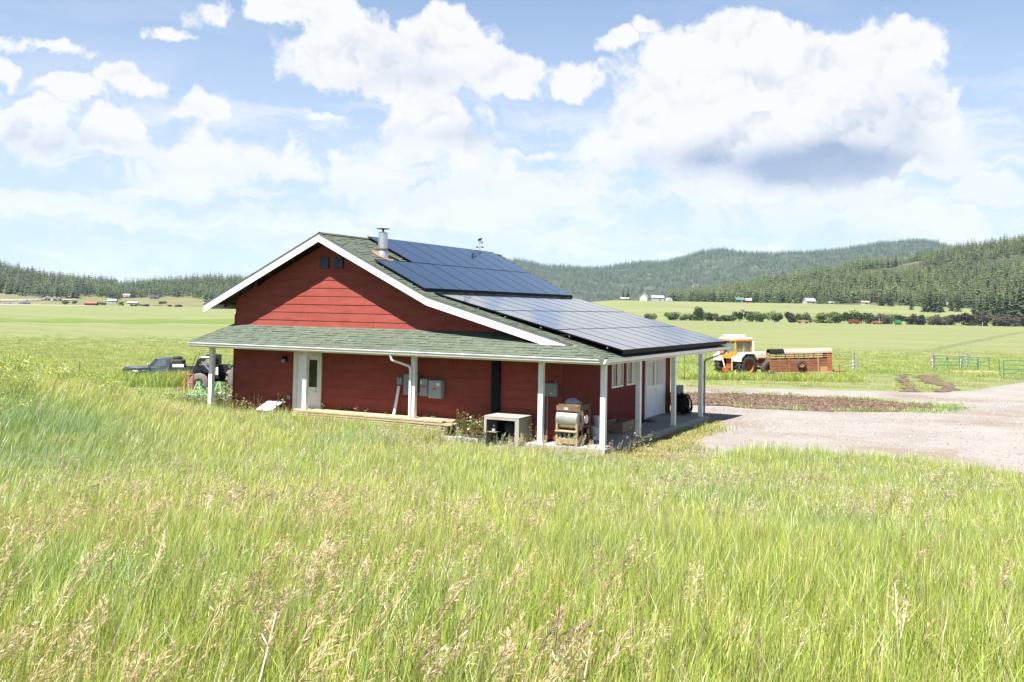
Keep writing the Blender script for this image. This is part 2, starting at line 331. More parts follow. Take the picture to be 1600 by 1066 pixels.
tint_attr(m_shing)
m_conc = mat('porch concrete', (.40,.39,.37), .85, 0, scale=1.5, col2=(.50,.485,.46), bump=.004, bscale=30, spec=.2)
m_glass = mat('window glass', (.02,.025,.028), .04, 0, var=.1, spec=.6)
m_black = mat('black painted metal', (.018,.018,.02), .5, 0, var=.3, spec=.06)
m_galv = mat('galvanised steel', (.45,.46,.47), .35, .85, scale=9, col2=(.62,.63,.64))
m_grey = mat('grey enclosure paint', (.33,.36,.36), .45, 0, scale=4, col2=(.39,.42,.42))
m_greylt = mat('light grey enclosure paint', (.48,.52,.54), .4, 0, scale=4, col2=(.54,.58,.60))
m_redlab = mat('red warning label', (.62,.03,.02), .5, 0)
m_whlab = mat('white paper label', (.75,.75,.73), .6, 0)
m_door = mat('white door paint', (.74,.755,.77), .35, 0, scale=3, col2=(.80,.81,.82))
m_wood = mat('weathered wood', (.30,.22,.14), .75, 0, scale=7, col2=(.46,.36,.25), stretch=(.3,4,4), bump=.004)
m_dark = mat('dark interior', (.02,.018,.016), .9, 0, spec=.03)

barn = thing('barn_workshop', 'red barn workshop with white trim, green shingle roof and wraparound porch', 'barn')
XR, ZR = -9.79, 6.06              # ridge, roof surface
XL, XK, XE = -14.49, -5.71, .25
S1L, S1, S2 = .494, .4838, .27443
YF, YB = .03, 12.75                # roof front and back edges
WL, WR, WF, WB = -13.61, -1.438, .537, 10.6
ZK = ZR-S1*(XK-XR); ZE = ZK-S2*(XE-XK)
ZEAVE, YE, PS = 2.45, -.55, .545   # front porch eave
def rtop(x): return ZR-S1L*(XR-x) if x < XR else (ZR-S1*(x-XR) if x < XK else ZK-S2*(x-XK))
def under(x): return rtop(x)-.24   # underside of rafters
# walls (a closed shell behind the boards)
def wall_poly():
    return [(WL+.02, -.3), (WR-.02, -.3), (WR-.02, under(WR)-.02), (XK, under(XK)-.02), (XR, under(XR)-.02), (WL+.02, under(WL)-.02)]
MB().prism(wall_poly(), WF+.04, WB, 'y').build('wall', m_red, barn)
# lap boards of the front wall
rowz = [.06]
while rowz[-1] < 5.6: rowz.append(rowz[-1]+.266)
def xlim(z):
    lo = WL if z <= under(WL) else XR-(under(XR)-z)/S1L
    if z <= under(WR): hi = WR
    elif z <= under(XK): hi = XK+(under(XK)-z)/S2
    else: hi = XR+(under(XR)-z)/S1
    return lo, hi
OPEN = [(-11.05, -9.92, -.1, 2.32)]   # front door opening
for k, z0 in enumerate(rowz):
    z1 = min(z0+.262, under(XR)-.02)
    if z1-z0 < .03: continue
    a0, b0 = xlim(z0); a1, b1 = xlim(z1)
    cuts = []; x = a0+((k*1.1+.85) % 3.66)
    while x < b0: cuts.append(x); x += 3.66
    segs = [a0]+cuts+[b0]
    spans = []
    for s0, s1 in zip(segs[:-1], segs[1:]):
        if z0 < OPEN[0][3]:
            o0, o1 = OPEN[0][:2]
            if s0 < o0 and s1 > o1: spans += [(s0, o0), (o1, s1)]; continue
            if s0 >= o0 and s1 <= o1: continue
            if s0 < o0 < s1: s1 = o0
            if s0 < o1 < s1: s0 = o1
        spans.append((s0, s1))
    for s0, s1 in spans:
        g = .003; t0 = max(s0, a1)+g if s0 <= a0+1e-6 else s0+g; t1 = min(s1, b1)-g if s1 >= b0-1e-6 else s1-g
        q0, q1 = (s0+g), (s1-g)
        t0 = max(a1, q0); t1 = min(b1, q1)
        if q1-q0 < .08 or t1 <= t0: 
            if q1-q0 < .08: continue
            t0 = t1 = (q0+q1)/2
        dz = rng.uniform(-.002, .002); yb, yt = WF-.002-rng.uniform(0, .003), WF+.022
        MB().add([(q0, yb, z0+dz), (q1, yb, z0+dz), (t1, yt-.012, z1+dz), (t0, yt-.012, z1+dz), (q0, WF+.038, z0+dz), (q1, WF+.038, z0+dz), (t1, WF+.038, z1+dz), (t0, WF+.038, z1+dz)],
                 [(0,1,2,3),(4,7,6,5),(0,4,5,1),(3,2,6,7),(0,3,7,4),(1,5,6,2)]).build('siding_board', m_red, barn)
# vertical boards of the side wall with window and door openings
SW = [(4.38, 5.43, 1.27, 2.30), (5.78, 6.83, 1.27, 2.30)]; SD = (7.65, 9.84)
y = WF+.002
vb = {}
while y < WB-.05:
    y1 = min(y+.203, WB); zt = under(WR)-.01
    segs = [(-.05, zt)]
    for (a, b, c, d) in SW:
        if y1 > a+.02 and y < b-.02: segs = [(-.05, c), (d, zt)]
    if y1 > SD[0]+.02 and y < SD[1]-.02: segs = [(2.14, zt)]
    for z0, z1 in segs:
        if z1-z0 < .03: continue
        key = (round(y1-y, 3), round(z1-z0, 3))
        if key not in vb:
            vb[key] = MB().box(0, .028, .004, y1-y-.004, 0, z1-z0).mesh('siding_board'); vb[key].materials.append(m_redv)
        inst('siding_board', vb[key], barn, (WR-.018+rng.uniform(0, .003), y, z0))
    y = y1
MB().box(WR-.005, WR+.028, WF-.022, WF+.012, -.05, under(WR)-.02).build('corner_board', m_redv, barn)
MB().box(WL-.02, WL+.05, WF-.022, WF-.004, -.1, 3.4).build('corner_board', m_red, barn)
# porch slab and posts
MB().prism([(WL-.6, -.18), (.12, -.18), (.12, 10.45), (WR, 10.45), (WR, WF), (WL-.6, WF)], -.42, 0, 'z').build('porch_slab', m_conc, barn, .012)
def post(x, y, h=2.26):
    b = MB().box(-.073, .073, -.073, .073, 0, h); b.box(-.085, .085, -.085, .085, 0, .03)
    o = b.build('porch_post', m_post, barn, .006); o.location = (x, y, .003 if y > -.1 else .003)
for x in (0, -1.874, -6.09, -10.143, -14.083): post(x, 0)
for y in (2.888, 6.40, 9.656): post(0, y)
# porch beams and ceiling
MB().box(-14.3, .07, -.06, .06, 2.262, 2.40).box(-.06, .06, .061, 12.5, 2.262, 2.40).build('porch_beam', m_white, barn)
MB().box(-14.5, .2, -.5, WF-.03, 2.405, 2.425).box(WR+.04, .2, WF, 12.6, 2.405, 2.425).build('porch_ceiling', m_soff, barn)
# fascia and gutters with a rolled lip
def gutter_prof():  # (outward, z)
    return [(0, 0), (.03, .0), (.10, .045), (.115, .105), (.135, .125), (.135, .145), (.118, .145), (.10, .12), (.012, .12), (.012, .15), (0, .15)]
def gutter(p0, p1, outv, z):
    p0, p1 = Vector(p0), Vector(p1); o = Vector(outv); pf = gutter_prof(); vs = []
    for p in (p0, p1): vs += [p+o*a+Vector((0, 0, z+b)) for a, b in pf]
    n = len(pf); return MB().add(vs, [(i, (i+1) % n, n+(i+1) % n, n+i) for i in range(n)]+[tuple(range(n)), tuple(range(n, 2*n))])
gutter((-14.62, -.455, 0), (.29, -.455, 0), (0, -1, 0), 2.30).build('gutter', m_gut, barn)
gutter((.162, -.585, 0), (.162, 12.78, 0), (1, 0, 0), 2.303).build('gutter', m_gut, barn)
gutter((-14.36, .06, 0), (-14.36, YB, 0), (-1, 0, 0), rtop(XL)-.17).build('gutter', m_gut, barn)
MB().box(-14.55, .16, -.452, -.43, 2.29, 2.44).box(.135, .160, -.428, 12.7, 2.29, 2.44).build('fascia', m_white, barn)
# roof decks
def deck(pts, th=.05):
    n = len(pts); vs = [Vector(p) for p in pts]+[Vector(p)-Vector((0, 0, th)) for p in pts]
    return MB().add(vs, [tuple(range(n)), tuple(range(n, 2*n))[::-1]]+[(i, n+i, n+(i+1) % n, (i+1) % n) for i in range(n)])
def ps(y): return ZEAVE+PS*(y-YE)
hipx = lambda y: XE-(PS*(y-YE))/S2
roof = deck([(XL, YF, rtop(XL)), (XR, YF, ZR), (XR, YB, ZR), (XL, YB, rtop(XL))]).build('roof', m_soff, barn, label='green shingled roof over dark boards')
deck([(XR, YF, ZR), (XK, YF, ZK), (XK, YB, ZK), (XR, YB, ZR)]).build('deck', m_soff, roof)
deck([(XK, YF, ZK), (hipx(YF), YF, rtop(hipx(YF))), (XE, YE, ZE), (XE, YB, ZE), (XK, YB, ZK)]).build('deck', m_soff, roof)
deck([(-14.6, YE, ZEAVE), (XE, YE, ZEAVE), (hipx(WF), WF, ps(WF)), (WL-.05, WF, ps(WF))]).build('deck', m_soff, roof)
deck([(-14.6, YE, ZEAVE), (WL-.05, WF, ps(WF)), (WL-.05, 4.0, ps(WF)), (-14.6, 4.0, ZEAVE)]).build('deck', m_soff, roof)
# shingles: courses of single tabs, thick butt edge down
def shingles(poly, o, u, v, parent, expo=.142, seed=1):
    """poly in the plane's own (u, v) coordinates, convex"""
    r = random.Random(seed); o, u, v = Vector(o), Vector(u).normalized(), Vector(v).normalized(); n = u.cross(v).normalized()
    if n.z < 0: n = -n
    vs, fs, tn = [], [], []
    vmin = min(p[1] for p in poly); vmax = max(p[1] for p in poly)
    k = 0; vv = vmin
    while vv < vmax-.01:
        va, vb_ = vv, min(vv+expo, vmax); mid = (va+vb_)/2; xs = []
        for (a, b) in zip(poly, poly[1:]+poly[:1]):
            if (a[1]-mid)*(b[1]-mid) < 0: xs.append(a[0]+(b[0]-a[0])*(mid-a[1])/(b[1]-a[1]))
        if len(xs) >= 2:
            x0, x1 = min(xs), max(xs); x = x0-r.uniform(0, .2)
            while x < x1:
                w = r.choice((.12, .17, .22, .3, .34)); a, b = max(x, x0), min(x+w-.004, x1); x += w
                if b-a < .02: continue
                h = r.choice((.010, .010, .022))+r.uniform(0, .004); i = len(vs); t = r.uniform(.86, 1.12); hue = r.uniform(-.04, .04); drop = r.uniform(0, .012)
                for (uu, v_, hh) in ((a, va-drop, 0), (b, va-drop, 0), (b, va-drop, h), (a, va-drop, h), (b, vb_+.02, .004), (a, vb_+.02, .004)):
                    vs.append(o+u*uu+v*v_+n*(hh+.002)); tn.append((t*(1+hue), t, t*(1-hue), 1))
                fs += [(i, i+1, i+2, i+3), (i+3, i+2, i+4, i+5), (i, i+3, i+5), (i+1, i+4, i+2)]
        vv += expo
    me = bpy.data.meshes.new('shingles'); me.from_pydata(vs, [], fs); me.materials.append(m_shing)
    a = me.color_attributes.new('tint', 'FLOAT_COLOR', 'POINT'); a.data.foreach_set('color', np.array(tn, np.float32).ravel())
    ob = inst('shingles', me, parent); ob['kind'] = 'stuff'; return ob
W = YB-YF
l1 = math.hypot(XK-XR, ZK-ZR); l2 = math.hypot(XE-XK, ZE-ZK); l0 = math.hypot(XR-XL, ZR-rtop(XL))
shingles([(0, 0), (W, 0), (W, l1), (0, l1)], (XK, YF-.02, ZK), (0, 1, 0), (XR-XK, 0, ZR-ZK), roof, seed=2)
f2 = l2/(XE-XK); hy = hipx(YF)
shingles([(YE-YF, 0), (YB-YF, 0), (YB-YF, l2), (0, l2), (0, (XE-hy)*f2)], (XE+.02, YF-.02, ZE), (0, 1, 0), (XK-XE, 0, ZK-ZE), roof, seed=3)
lp_ = math.hypot(WF-YE, ps(WF)-ZEAVE)
shingles([(-14.62, 0), (XE, 0), (hipx(WF), lp_), (WL-.07, lp_)], (0, YE-.02, ZEAVE), (1, 0, 0), (0, WF-YE, ps(WF)-ZEAVE), roof, seed=4)
lw = math.hypot(WL-.05+14.6, ps(WF)-ZEAVE)
shingles([(YE, 0), (4.0, 0), (4.0, lw), (WF, lw)], (-14.6, 0, ZEAVE), (0, 1, 0), (WL-.05+14.6, 0, ps(WF)-ZEAVE), roof, seed=5)
shingles([(YF, 0), (YB, 0), (YB, l0), (YF, l0)], (XL-.02, 0, rtop(XL)), (0, 1, 0), (XR-XL, 0, ZR-rtop(XL)), roof, seed=6)
# ridge and hip caps
def caps(p0, p1, w, parent, droop=.06, droop2=None):
    droop2 = droop if droop2 is None else droop2
    p0, p1 = Vector(p0), Vector(p1); d = (p1-p0); n = int(d.length/.14); b = MB(); vs, fs, tn = [], [], []
    side = d.normalized().cross(Vector((0, 0, 1))).normalized()
    for k in range(n):
        a = p0+d*(k/n); c = p0+d*((k+1.15)/n); i = len(vs); t = rng.uniform(.75, 1.2)
        for q, h in ((a, .022), (c, .012)):
            vs += [q+side*w+Vector((0, 0, h-droop)), q+Vector((0, 0, h)), q-side*w+Vector((0, 0, h-droop2))]; tn += [(t, t, t, 1)]*3
        fs += [(i, i+1, i+4, i+3), (i+1, i+2, i+5, i+4)]
    me = bpy.data.meshes.new('ridge_caps'); me.from_pydata(vs, [], fs); me.materials.append(m_shing)
    a = me.color_attributes.new('tint', 'FLOAT_COLOR', 'POINT'); a.data.foreach_set('color', np.array(tn, np.float32).ravel())
    inst('ridge_caps', me, parent)['kind'] = 'stuff'
caps((XR, YF, ZR+.02), (XR, YB, ZR+.02), .13, roof)
caps((XE, YE, ZE+.018), (hy, YF, rtop(hy)+.018), .13, roof, .014, .066)
caps((-14.6, YE, ZEAVE+.018), (WL-.05, WF, ps(WF)+.018), .1, roof, .045)
# rake boards, front and back, and the drip edge above them
def rake(x0, x1, yo, h=.25):
    z0, z1 = rtop(x0)-.022, rtop(x1)-.022; return MB().prism([(x0, z0-h), (x1, z1-h), (x1, z1), (x0, z0)], yo, yo+.04, 'y')
for yo in (YF-.045, YB+.005):
    rake(XL-.03, XR, yo).build('rake_board', m_white, barn); rake(XR, XK, yo).build('rake_board', m_white, barn)
    rake(XK, -1.05 if yo < 1 else XE, yo, .25).build('rake_board', m_white, barn)
m_drip = mat('weathered drip edge', (.16,.17,.17), .5, .2)
for x0, x1 in ((XL-.05, XR), (XR, XK), (XK, hy)):
    MB().prism([(x0, rtop(x0)-.02), (x1, rtop(x1)-.02), (x1, rtop(x1)+.006), (x0, rtop(x0)+.006)], YF-.07, YF-.046, 'y').build('drip_edge', m_drip, barn)
# exposed lookout rafters under the gable overhang
for k in range(9):
    x = XL+.35+k*1.0
    if abs(x-XR) < .3 or x > -5.9: continue
    s = S1L if x < XR else -S1
    b = MB(); z = rtop(x)-.062
    b.prism([(x-.02, z-.13-s*.02), (x+.02, z-.13+s*.02), (x+.02, z+s*.02), (x-.02, z-s*.02)], YF, WF-.03, 'y').build('lookout_rafter', m_soff, barn)
for k in range(12):
    y = .8+k*1.0; MB().prism([(XL+.05, rtop(XL+.05)-.19), (WL-.03, rtop(WL)-.19), (WL-.03, rtop(WL)-.07), (XL+.05, rtop(XL+.05)-.07)], y, y+.04, 'y').build('rafter_tail', m_soff, barn)
# gable vents with louvres
for x0, x1 in ((-10.10, -9.74), (-9.53, -9.17)):
    v = MB().box(x0, x1, WF-.03, WF+.02, 4.95, 5.31).build('gable_vent', m_dark, barn)
    m_louv = bpy.data.materials.get('louvre paint') or mat('louvre paint', (.10,.145,.165), .5)
    for k in range(7):
        z = 4.965+k*.049; MB().add([(x0+.01, WF-.055, z), (x1-.01, WF-.055, z), (x1-.01, WF-.034, z+.04), (x0+.01, WF-.034, z+.04), (x0+.01, WF-.05, z-.006), (x1-.01, WF-.05, z-.006)], [(0,1,2,3), (0,4,5,1), (4,3,2,5)]).build('louvre', m_louv, v)
# front door
fd = MB().box(-10.90, -10.02, WF-.005, WF+.035, .02, 2.10).build('door', m_door, barn, label='white front door with tall single glass pane')
MB().box(-10.62, -10.10, WF-.02, WF-.004, 1.10, 1.98).build('pane', m_glass, fd)
MB().box(-10.66, -10.06, WF-.014, WF-.006, 1.06, 2.02).build('glazing_frame', m_door, fd)
MB().box(-10.80, -10.12, WF-.012, WF-.006, .18, .85).build('lower_panel', m_door, fd, .004)
MB().tube((-10.10, WF-.05, .97), (-10.24, WF-.05, .97), .012).tube((-10.10, WF-.06, .97), (-10.10, WF, .97), .02).build('handle', m_galv, fd)
m_trim = mat('cream door trim', (.66,.62,.52), .5, 0, scale=3, col2=(.74,.70,.60))
MB().box(-11.05, -10.90, WF-.035, WF+.03, 0, 2.2).box(-10.02, -9.92, WF-.035, WF+.03, 0, 2.2).box(-11.05, -9.92, WF-.04, WF+.03, 2.101, 2.22).build('door_frame', m_trim, barn)
m_curt_refl = mat('pale curtain cloth', (.62,.60,.52), .8, 0, scale=3, col2=(.72,.70,.62), stretch=(1,6,1))
# double door on the side wall, panelled below, glazed above
X0 = WR+.0
for k, (ya, yb) in enumerate(((7.72, 8.735), (8.745, 9.76))):
    dr = MB().box(X0-.01, X0+.03, ya, yb, .02, 2.08).build('door', m_door, barn, label=('left' if k == 0 else 'right')+' leaf of the white double door')
    MB().box(X0+.031, X0+.034, ya+.14, yb-.14, 1.12, 1.96).build('pane', m_glass, dr)
    MB().box(X0+.0345, X0+.038, ya+.14+(.0 if k == 0 else .12), yb-.14-(.16 if k == 0 else 0), 1.12, 1.96).build('curtain_and_reflection', m_curt_refl, dr)  # pale sheet over the pane, imitating the glass's bright reflection
    MB().box(X0+.031, X0+.048, ya+.1, ya+.139, 1.08, 2.0).box(X0+.031, X0+.048, yb-.139, yb-.1, 1.08, 2.0).box(X0+.031, X0+.048, ya+.14, yb-.14, 1.961, 2.0).box(X0+.031, X0+.048, ya+.14, yb-.14, 1.08, 1.119).build('glazing_frame', m_door, dr)
    for j in range(6):
        yy = ya+.12+j*.13; MB().box(X0+.031, X0+.04, yy, yy+.115, .15, .98).build('panel_board', m_door, dr)
    if k == 0: MB().tube((X0+.03, yb-.07, .97), (X0+.09, yb-.07, .97), .02).tube((X0+.085, yb-.07, .97), (X0+.085, yb-.19, .97), .012).build('handle', m_galv, dr)
MB().box(X0-.01, X0+.055, 7.62, 7.715, 0, 2.2).box(X0-.01, X0+.055, 9.765, 9.86, 0, 2.2).box(X0-.01, X0+.056, 7.62, 9.86, 2.085, 2.2).build('door_frame', m_white, barn)
# side windows with pale curtains
for (ya, yb, za, zb) in SW:
    w = MB().box(X0-.012, X0-.004, ya+.05, yb-.05, za+.05, zb-.05).build('window', m_glass, barn)
    MB().box(X0-.012, X0+.03, ya, ya+.06, za, zb).box(X0-.012, X0+.03, yb-.06, yb, za, zb).box(X0-.012, X0+.03, ya+.061, yb-.061, za, za+.06).box(X0-.012, X0+.03, ya+.061, yb-.061, zb-.06, zb).box(X0-.003, X0+.02, (ya+yb)/2-.02, (ya+yb)/2+.02, za+.061, zb-.061).build('frame', m_white, w)
    b = MB(); n = 10
    for j in range(n):
        y0_ = (ya+yb)/2+.05+(yb-ya)*.36*j/n; y1_ = (ya+yb)/2+.05+(yb-ya)*.36*(j+1)/n; e0 = .006*(j % 2); e1 = .006*((j+1) % 2)
        b.quad((X0-.003+e0, y0_, za+.07), (X0-.003+e1, y1_, za+.07), (X0-.003+e1, y1_, zb-.07), (X0-.003+e0, y0_, zb-.07))
    b.build('curtain_and_reflection', m_curt_refl, w)
# downspouts
MB().path([(-6.62, -.50, 2.30), (-6.60, -.46, 2.16), (-6.17, -.14, 1.98), (-6.15, -.12, 1.9), (-6.15, -.12, .1)], .038, 10).build('downspout', m_gut, barn)
m_dsp = mat('tarnished downspout', (.30,.31,.32), .4, .3)
MB().path([(.24, 12.3, 2.30), (.2, 12.2, 2.2), (.12, 9.85, 2.02), (.1, 9.80, 1.95), (.1, 9.80, .12), (.28, 9.8, .03)], .036, 10).build('downspout', m_dsp, barn)
MB().box(-3.69, -3.43, WF-.12, WF-.012, 0, 2.4).build('pipe_chase', m_black, barn, .01, label='black vertical pipe chase on the front wall')
# stove pipe through the roof, and a small vent on the left return
cb_ = Vector((-8.40, 1.59, 5.385))
m_rust = mat('rusty flashing', (.30,.15,.06), .75, .2, scale=10, col2=(.45,.30,.17))
ch = empty('stove_pipe', cb_, 0, barn); ch['label'] = 'galvanised stove pipe with rusty flashing'
MB().lathe([(.19, -.12), (.19, .16), (.165, .2), (.155, .20), (.155, .74), (.14, .74), (.14, .80), (0.001, .80)], n=24).build('flue', m_galv, ch)
MB().lathe([(.155, .22), (.215, .24), (.215, .26), (.155, .27)], n=24).build('storm_collar', m_rust, ch)
MB().lathe([(.001, .88), (.215, .90), (.215, .915), (.001, .93)], n=24).tube((0, 0, .79), (0, 0, .9), .035).build('rain_cap', m_black, ch)
fl = MB(); s_ = -S1
for i in range(18):
    a = 2*math.pi*i/18; b_ = 2*math.pi*(i+1)/18; P_ = lambda t, r_: (math.cos(t)*r_, math.sin(t)*r_, s_*math.cos(t)*r_+.035)
    fl.quad(P_(a, .16), P_(b_, .16), P_(b_, .36), P_(a, .36))
fl.build('flashing', m_rust, ch)
MB().tube((-13.55, .75, 2.95), (-13.55, .75, 3.17), .035).lathe([(.06, 3.17), (.07, 3.2), (.001, 3.25)], (-13.55, .75, 0), n=12).build('plumbing_vent', m_black, barn)

# ------------------------------------------------------------------ solar arrays
def panel_material():
    m = mat('black solar glass', (.008,.014,.040), .09, 0, var=.2, spec=.5); nt = m.node_tree; N = nt.nodes; L = nt.links; b = N['Principled BSDF']
    s = b.inputs['Base Color'].links[0].from_socket; tc = N.new('ShaderNodeTexCoord')
    br = N.new('ShaderNodeTexBrick'); L.new(tc.outputs['Object'], br.inputs['Vector']); br.offset = 0; br.inputs['Scale'].default_value = 1; br.inputs['Brick Width'].default_value = .091; br.inputs['Row Height'].default_value = .182; br.inputs['Mortar Size'].default_value = .002
    br.inputs['Color1'].default_value = br.inputs['Color2'].default_value = (0, 0, 0, 1); br.inputs['Mortar'].default_value = (1, 1, 1, 1)
    x = N.new('ShaderNodeMix'); x.data_type = 'RGBA'; L.new(br.outputs['Color'], x.inputs[0]); L.new(s, x.inputs[6]); x.inputs[7].default_value = (.03, .033, .04, 1); L.new(x.outputs[2], b.inputs['Base Color'])
    b.inputs['Coat Weight'].default_value = 0.6; b.inputs['Coat Roughness'].default_value = .05; b.inputs['IOR'].default_value = 1.5
    return m
m_pan = panel_material(); m_frame = mat('black anodised frame', (.012,.012,.013), .5, 0, spec=.08)
def make_panel(L_, W_):  # local x up the slope, y across, z out
    g = MB().box(.012, L_-.012, .012, W_-.012, -.006, 0).mesh('solar_panel'); g.materials.append(m_pan)
    f = MB().box(0, .0115, 0, W_, -.035, .003).box(L_-.0115, L_, 0, W_, -.035, .003).box(.0116, L_-.0116, 0, .0115, -.035, .003).box(.0116, L_-.0116, W_-.0115, W_, -.035, .003).mesh('frame'); f.materials.append(m_frame)
    return g, f
def solar_array(label, x0, z0, slope, rows, stepx, cw, y0s, y1, loc_label):
    root = thing('solar_array', label, 'solar panels', (x0, 0, z0), 0, 'roof solar arrays')
    ang = math.atan(slope); Lm = stepx/math.cos(ang); g, f = make_panel(Lm-.022, cw-.009)
    for r_ in range(rows):
        ya = y0s[r_]; n = int(round((y1-ya)/cw))
        for c_ in range(n):
            p = inst('solar_panel', g, root, (-r_*stepx, ya+c_*cw, r_*stepx*slope+rng.uniform(-.002, .002)), (0, 0, 0))
            p.rotation_euler = (Matrix(((-math.cos(ang), 0, -0.0), (0, 1, 0), (0, 0, 1)))).to_euler()
            q = Matrix((( -math.cos(ang), 0, math.sin(ang)), (0, -1, 0), (math.sin(ang), 0, math.cos(ang))))
            p.rotation_euler = q.to_euler(); p.location.y += cw-.009
            p.rotation_euler.x += rng.uniform(-.0006, .0006)
            inst('frame', f, p)
        # rails under this row with feet
        for t in (.22, .78):
            xr_ = -(r_+t)*stepx; zr_ = (r_+t)*stepx*slope-.045
            MB().box(xr_-.02, xr_+.02, ya-.06, ya+n*cw+.04, zr_-.045, zr_).build('rail', m_frame, root)
            for c_ in range(0, n+1, 2): MB().box(xr_-.03, xr_+.03, ya+c_*cw*.99, ya+c_*cw*.99+.05, zr_-.14, zr_-.046).build('foot', m_black, root)
            MB().box(xr_-.016, xr_+.016, ya-.075, ya-.061, zr_-.04, zr_-.01).build('end_cap', m_galv, root)
    MB().box(-.01, .012, y0s[0], y0s[0]+int(round((y1-y0s[0])/cw))*cw, -.12, -.012).build('skirt', m_black, root)
    return root
solar_array('lower solar array of thirty black panels on the shallow roof above the side porch', .30, ZE+.215, .2512, 3, 2.06, 1.14, [.69]*3, .69+11.4, '')
solar_array('upper solar array of eighteen black panels on the steep roof beside the stove pipe', -5.98, 4.335, S1, 2, 1.879, 1.152, [.307, .307+2.304], .307+11.52, '')
# weather vane on the ridge
wv = thing('weather_vane', 'small black weather vane on the ridge behind the solar panels', 'weather vane', (XR, 10.85, ZR))
MB().tube((0, 0, 0), (0, 0, .72), .009, .007, 6).build('rod', m_black, wv)
b = MB().tube((-.22, 0, .32), (.22, 0, .32), .007).tube((0, -.22, .32), (0, .22, .32), .007)
for x, y in ((-.22, 0), (.22, 0), (0, -.22), (0, .22)): b.cbox((x, y, .32), (.05, .05, .07))
b.build('direction_arms', m_black, wv)
cow = MB().prism([(-.17,.66),(-.18,.78),(-.12,.83),(.08,.82),(.12,.86),(.2,.84),(.21,.78),(.14,.76),(.12,.72),(.12,.63),(.08,.63),(.07,.70),(-.07,.70),(-.08,.62),(-.12,.62),(-.13,.68)], -.006, .006, 'y')
cow.prism([(.16,.50),(.24,.52),(.28,.6),(.24,.66),(.18,.62)], -.006, .006, 'y').tube((-.2, 0, .56), (.22, 0, .58), .007); cow.build('silhouette', m_black, wv, label='black animal silhouette')
for o in (wv,): o.rotation_euler = (0, 0, -.45); o.scale = (.72, .72, .72)
# ------------------------------------------------------------------ hills and mountain
def hor(u): return 481.2+(u-800)*.0181
def col_xy(u, d): return xy(d, (u-800)/1545*d)
def hill(name, us, tops, d0s, d1s, base, mat_, label, nu=120, nt=60, shape=1.0, amp=4.0, ns=.01):
    U = np.linspace(us[0], us[-1], nu); tp = np.interp(U, us, tops); d0 = np.interp(U, us, d0s); d1 = np.interp(U, us, d1s); bs = np.interp(U, us, base)
    t = np.linspace(-.06, 1.25, nt)
    UU, TT = np.meshgrid(U, t); Dm = d0+(d1-d0)*TT; Lm = (UU-800)/1545*Dm; X, Y = CAM.x+FW.x*Dm+RT.x*Lm, CAM.y+FW.y*Dm+RT.y*Lm
    ztop = CAM.z+(hor(U)-tp)*d1/1545
    tc = np.clip(TT, 0, 1); S = np.where(TT <= 1, (tc**shape)*(1.0+.35*np.sin(tc*math.pi))/(1.0), 1-.6*(TT-1))
    S = np.minimum(S, 1.0+0*S)
    rough = (fbm(X*ns, Y*ns, 4)-.5)*2*amp*np.clip(TT*4, 0, 1)
    Z = bs+(ztop-bs)*S+rough-np.where(TT < 0, 6, 0)
    v = np.stack([X, Y, Z], -1).reshape(-1, 3); ii = np.arange((nt-1)*nu).reshape(nt-1, nu)[:, :-1].ravel(); f = np.stack([ii, ii+1, ii+1+nu, ii+nu], -1)
    me = bpy.data.meshes.new(name); me.from_pydata(v.tolist(), [], f.tolist()); me.polygons.foreach_set('use_smooth', [True]*len(f)); me.materials.append(mat_)
    o = inst(name, me); tag(o, label, 'hill', kind='structure')
    def surf(u, tt):
        fu = np.clip((u-us[0])/(us[-1]-us[0])*(nu-1), 0, nu-1.001); ft = np.clip((tt+.06)/1.31*(nt-1), 0, nt-1.001)
        i, j = fu.astype(int), ft.astype(int); a, b = fu-i, ft-j; V = v.reshape(nt, nu, 3)
        return (V[j, i]*((1-a)*(1-b))[:, None]+V[j, i+1]*(a*(1-b))[:, None]+V[j+1, i]*((1-a)*b)[:, None]+V[j+1, i+1]*(a*b)[:, None])
    return o, surf
m_hillg = mat('dry hillside grass', (.15,.155,.062), .95, 0, scale=.03, col2=(.22,.20,.10), spec=.1)
m_forestfloor = mat('forest floor', (.055,.065,.030), .95, 0, scale=.02, col2=(.16,.15,.085), spec=.1, contrast=(.5,.72))
US_R = [1040,1100,1200,1300,1400,1500,1600,1720]
hr, s_right = hill('hillside', US_R, [478,470,450,432,418,404,392,382], [1150,1080,1000,960,920,880,830,780], [1350,1380,1420,1450,1460,1460,1450,1440], [12,12.5,13,13.5,11.5,9.5,7,4], m_forestfloor, 'wooded hillside rising on the right behind the pasture', amp=5)
US_M = [540,640,820,850,940,1000,1040,1090,1130,1160,1240,1300,1340,1430,1460,1490,1560,1700,1900]
hm, s_mount = hill('mountain', US_M, [418,414,416,422,422,414,414,399,394,398,399,397,392,381,381,388,396,402,410], [2900]*19, [4200]*19, [6]*19, m_forestfloor, 'distant blue-green forested mountain on the skyline', nu=200, nt=80, amp=26, ns=.0022)
US_L = [-160,0,60,120,170,185,230,300,380,470,600]
hl, s_left = hill('hillside', US_L, [425,428,440,447,450,455,452,445,447,450,455], [1150]*4+[1180,1200]+[1180]*5, [1480]*4+[1600,1650]+[1700]*5, [-2]*11, m_hillg, 'low wooded ridge on the left above the farm cluster', amp=4)

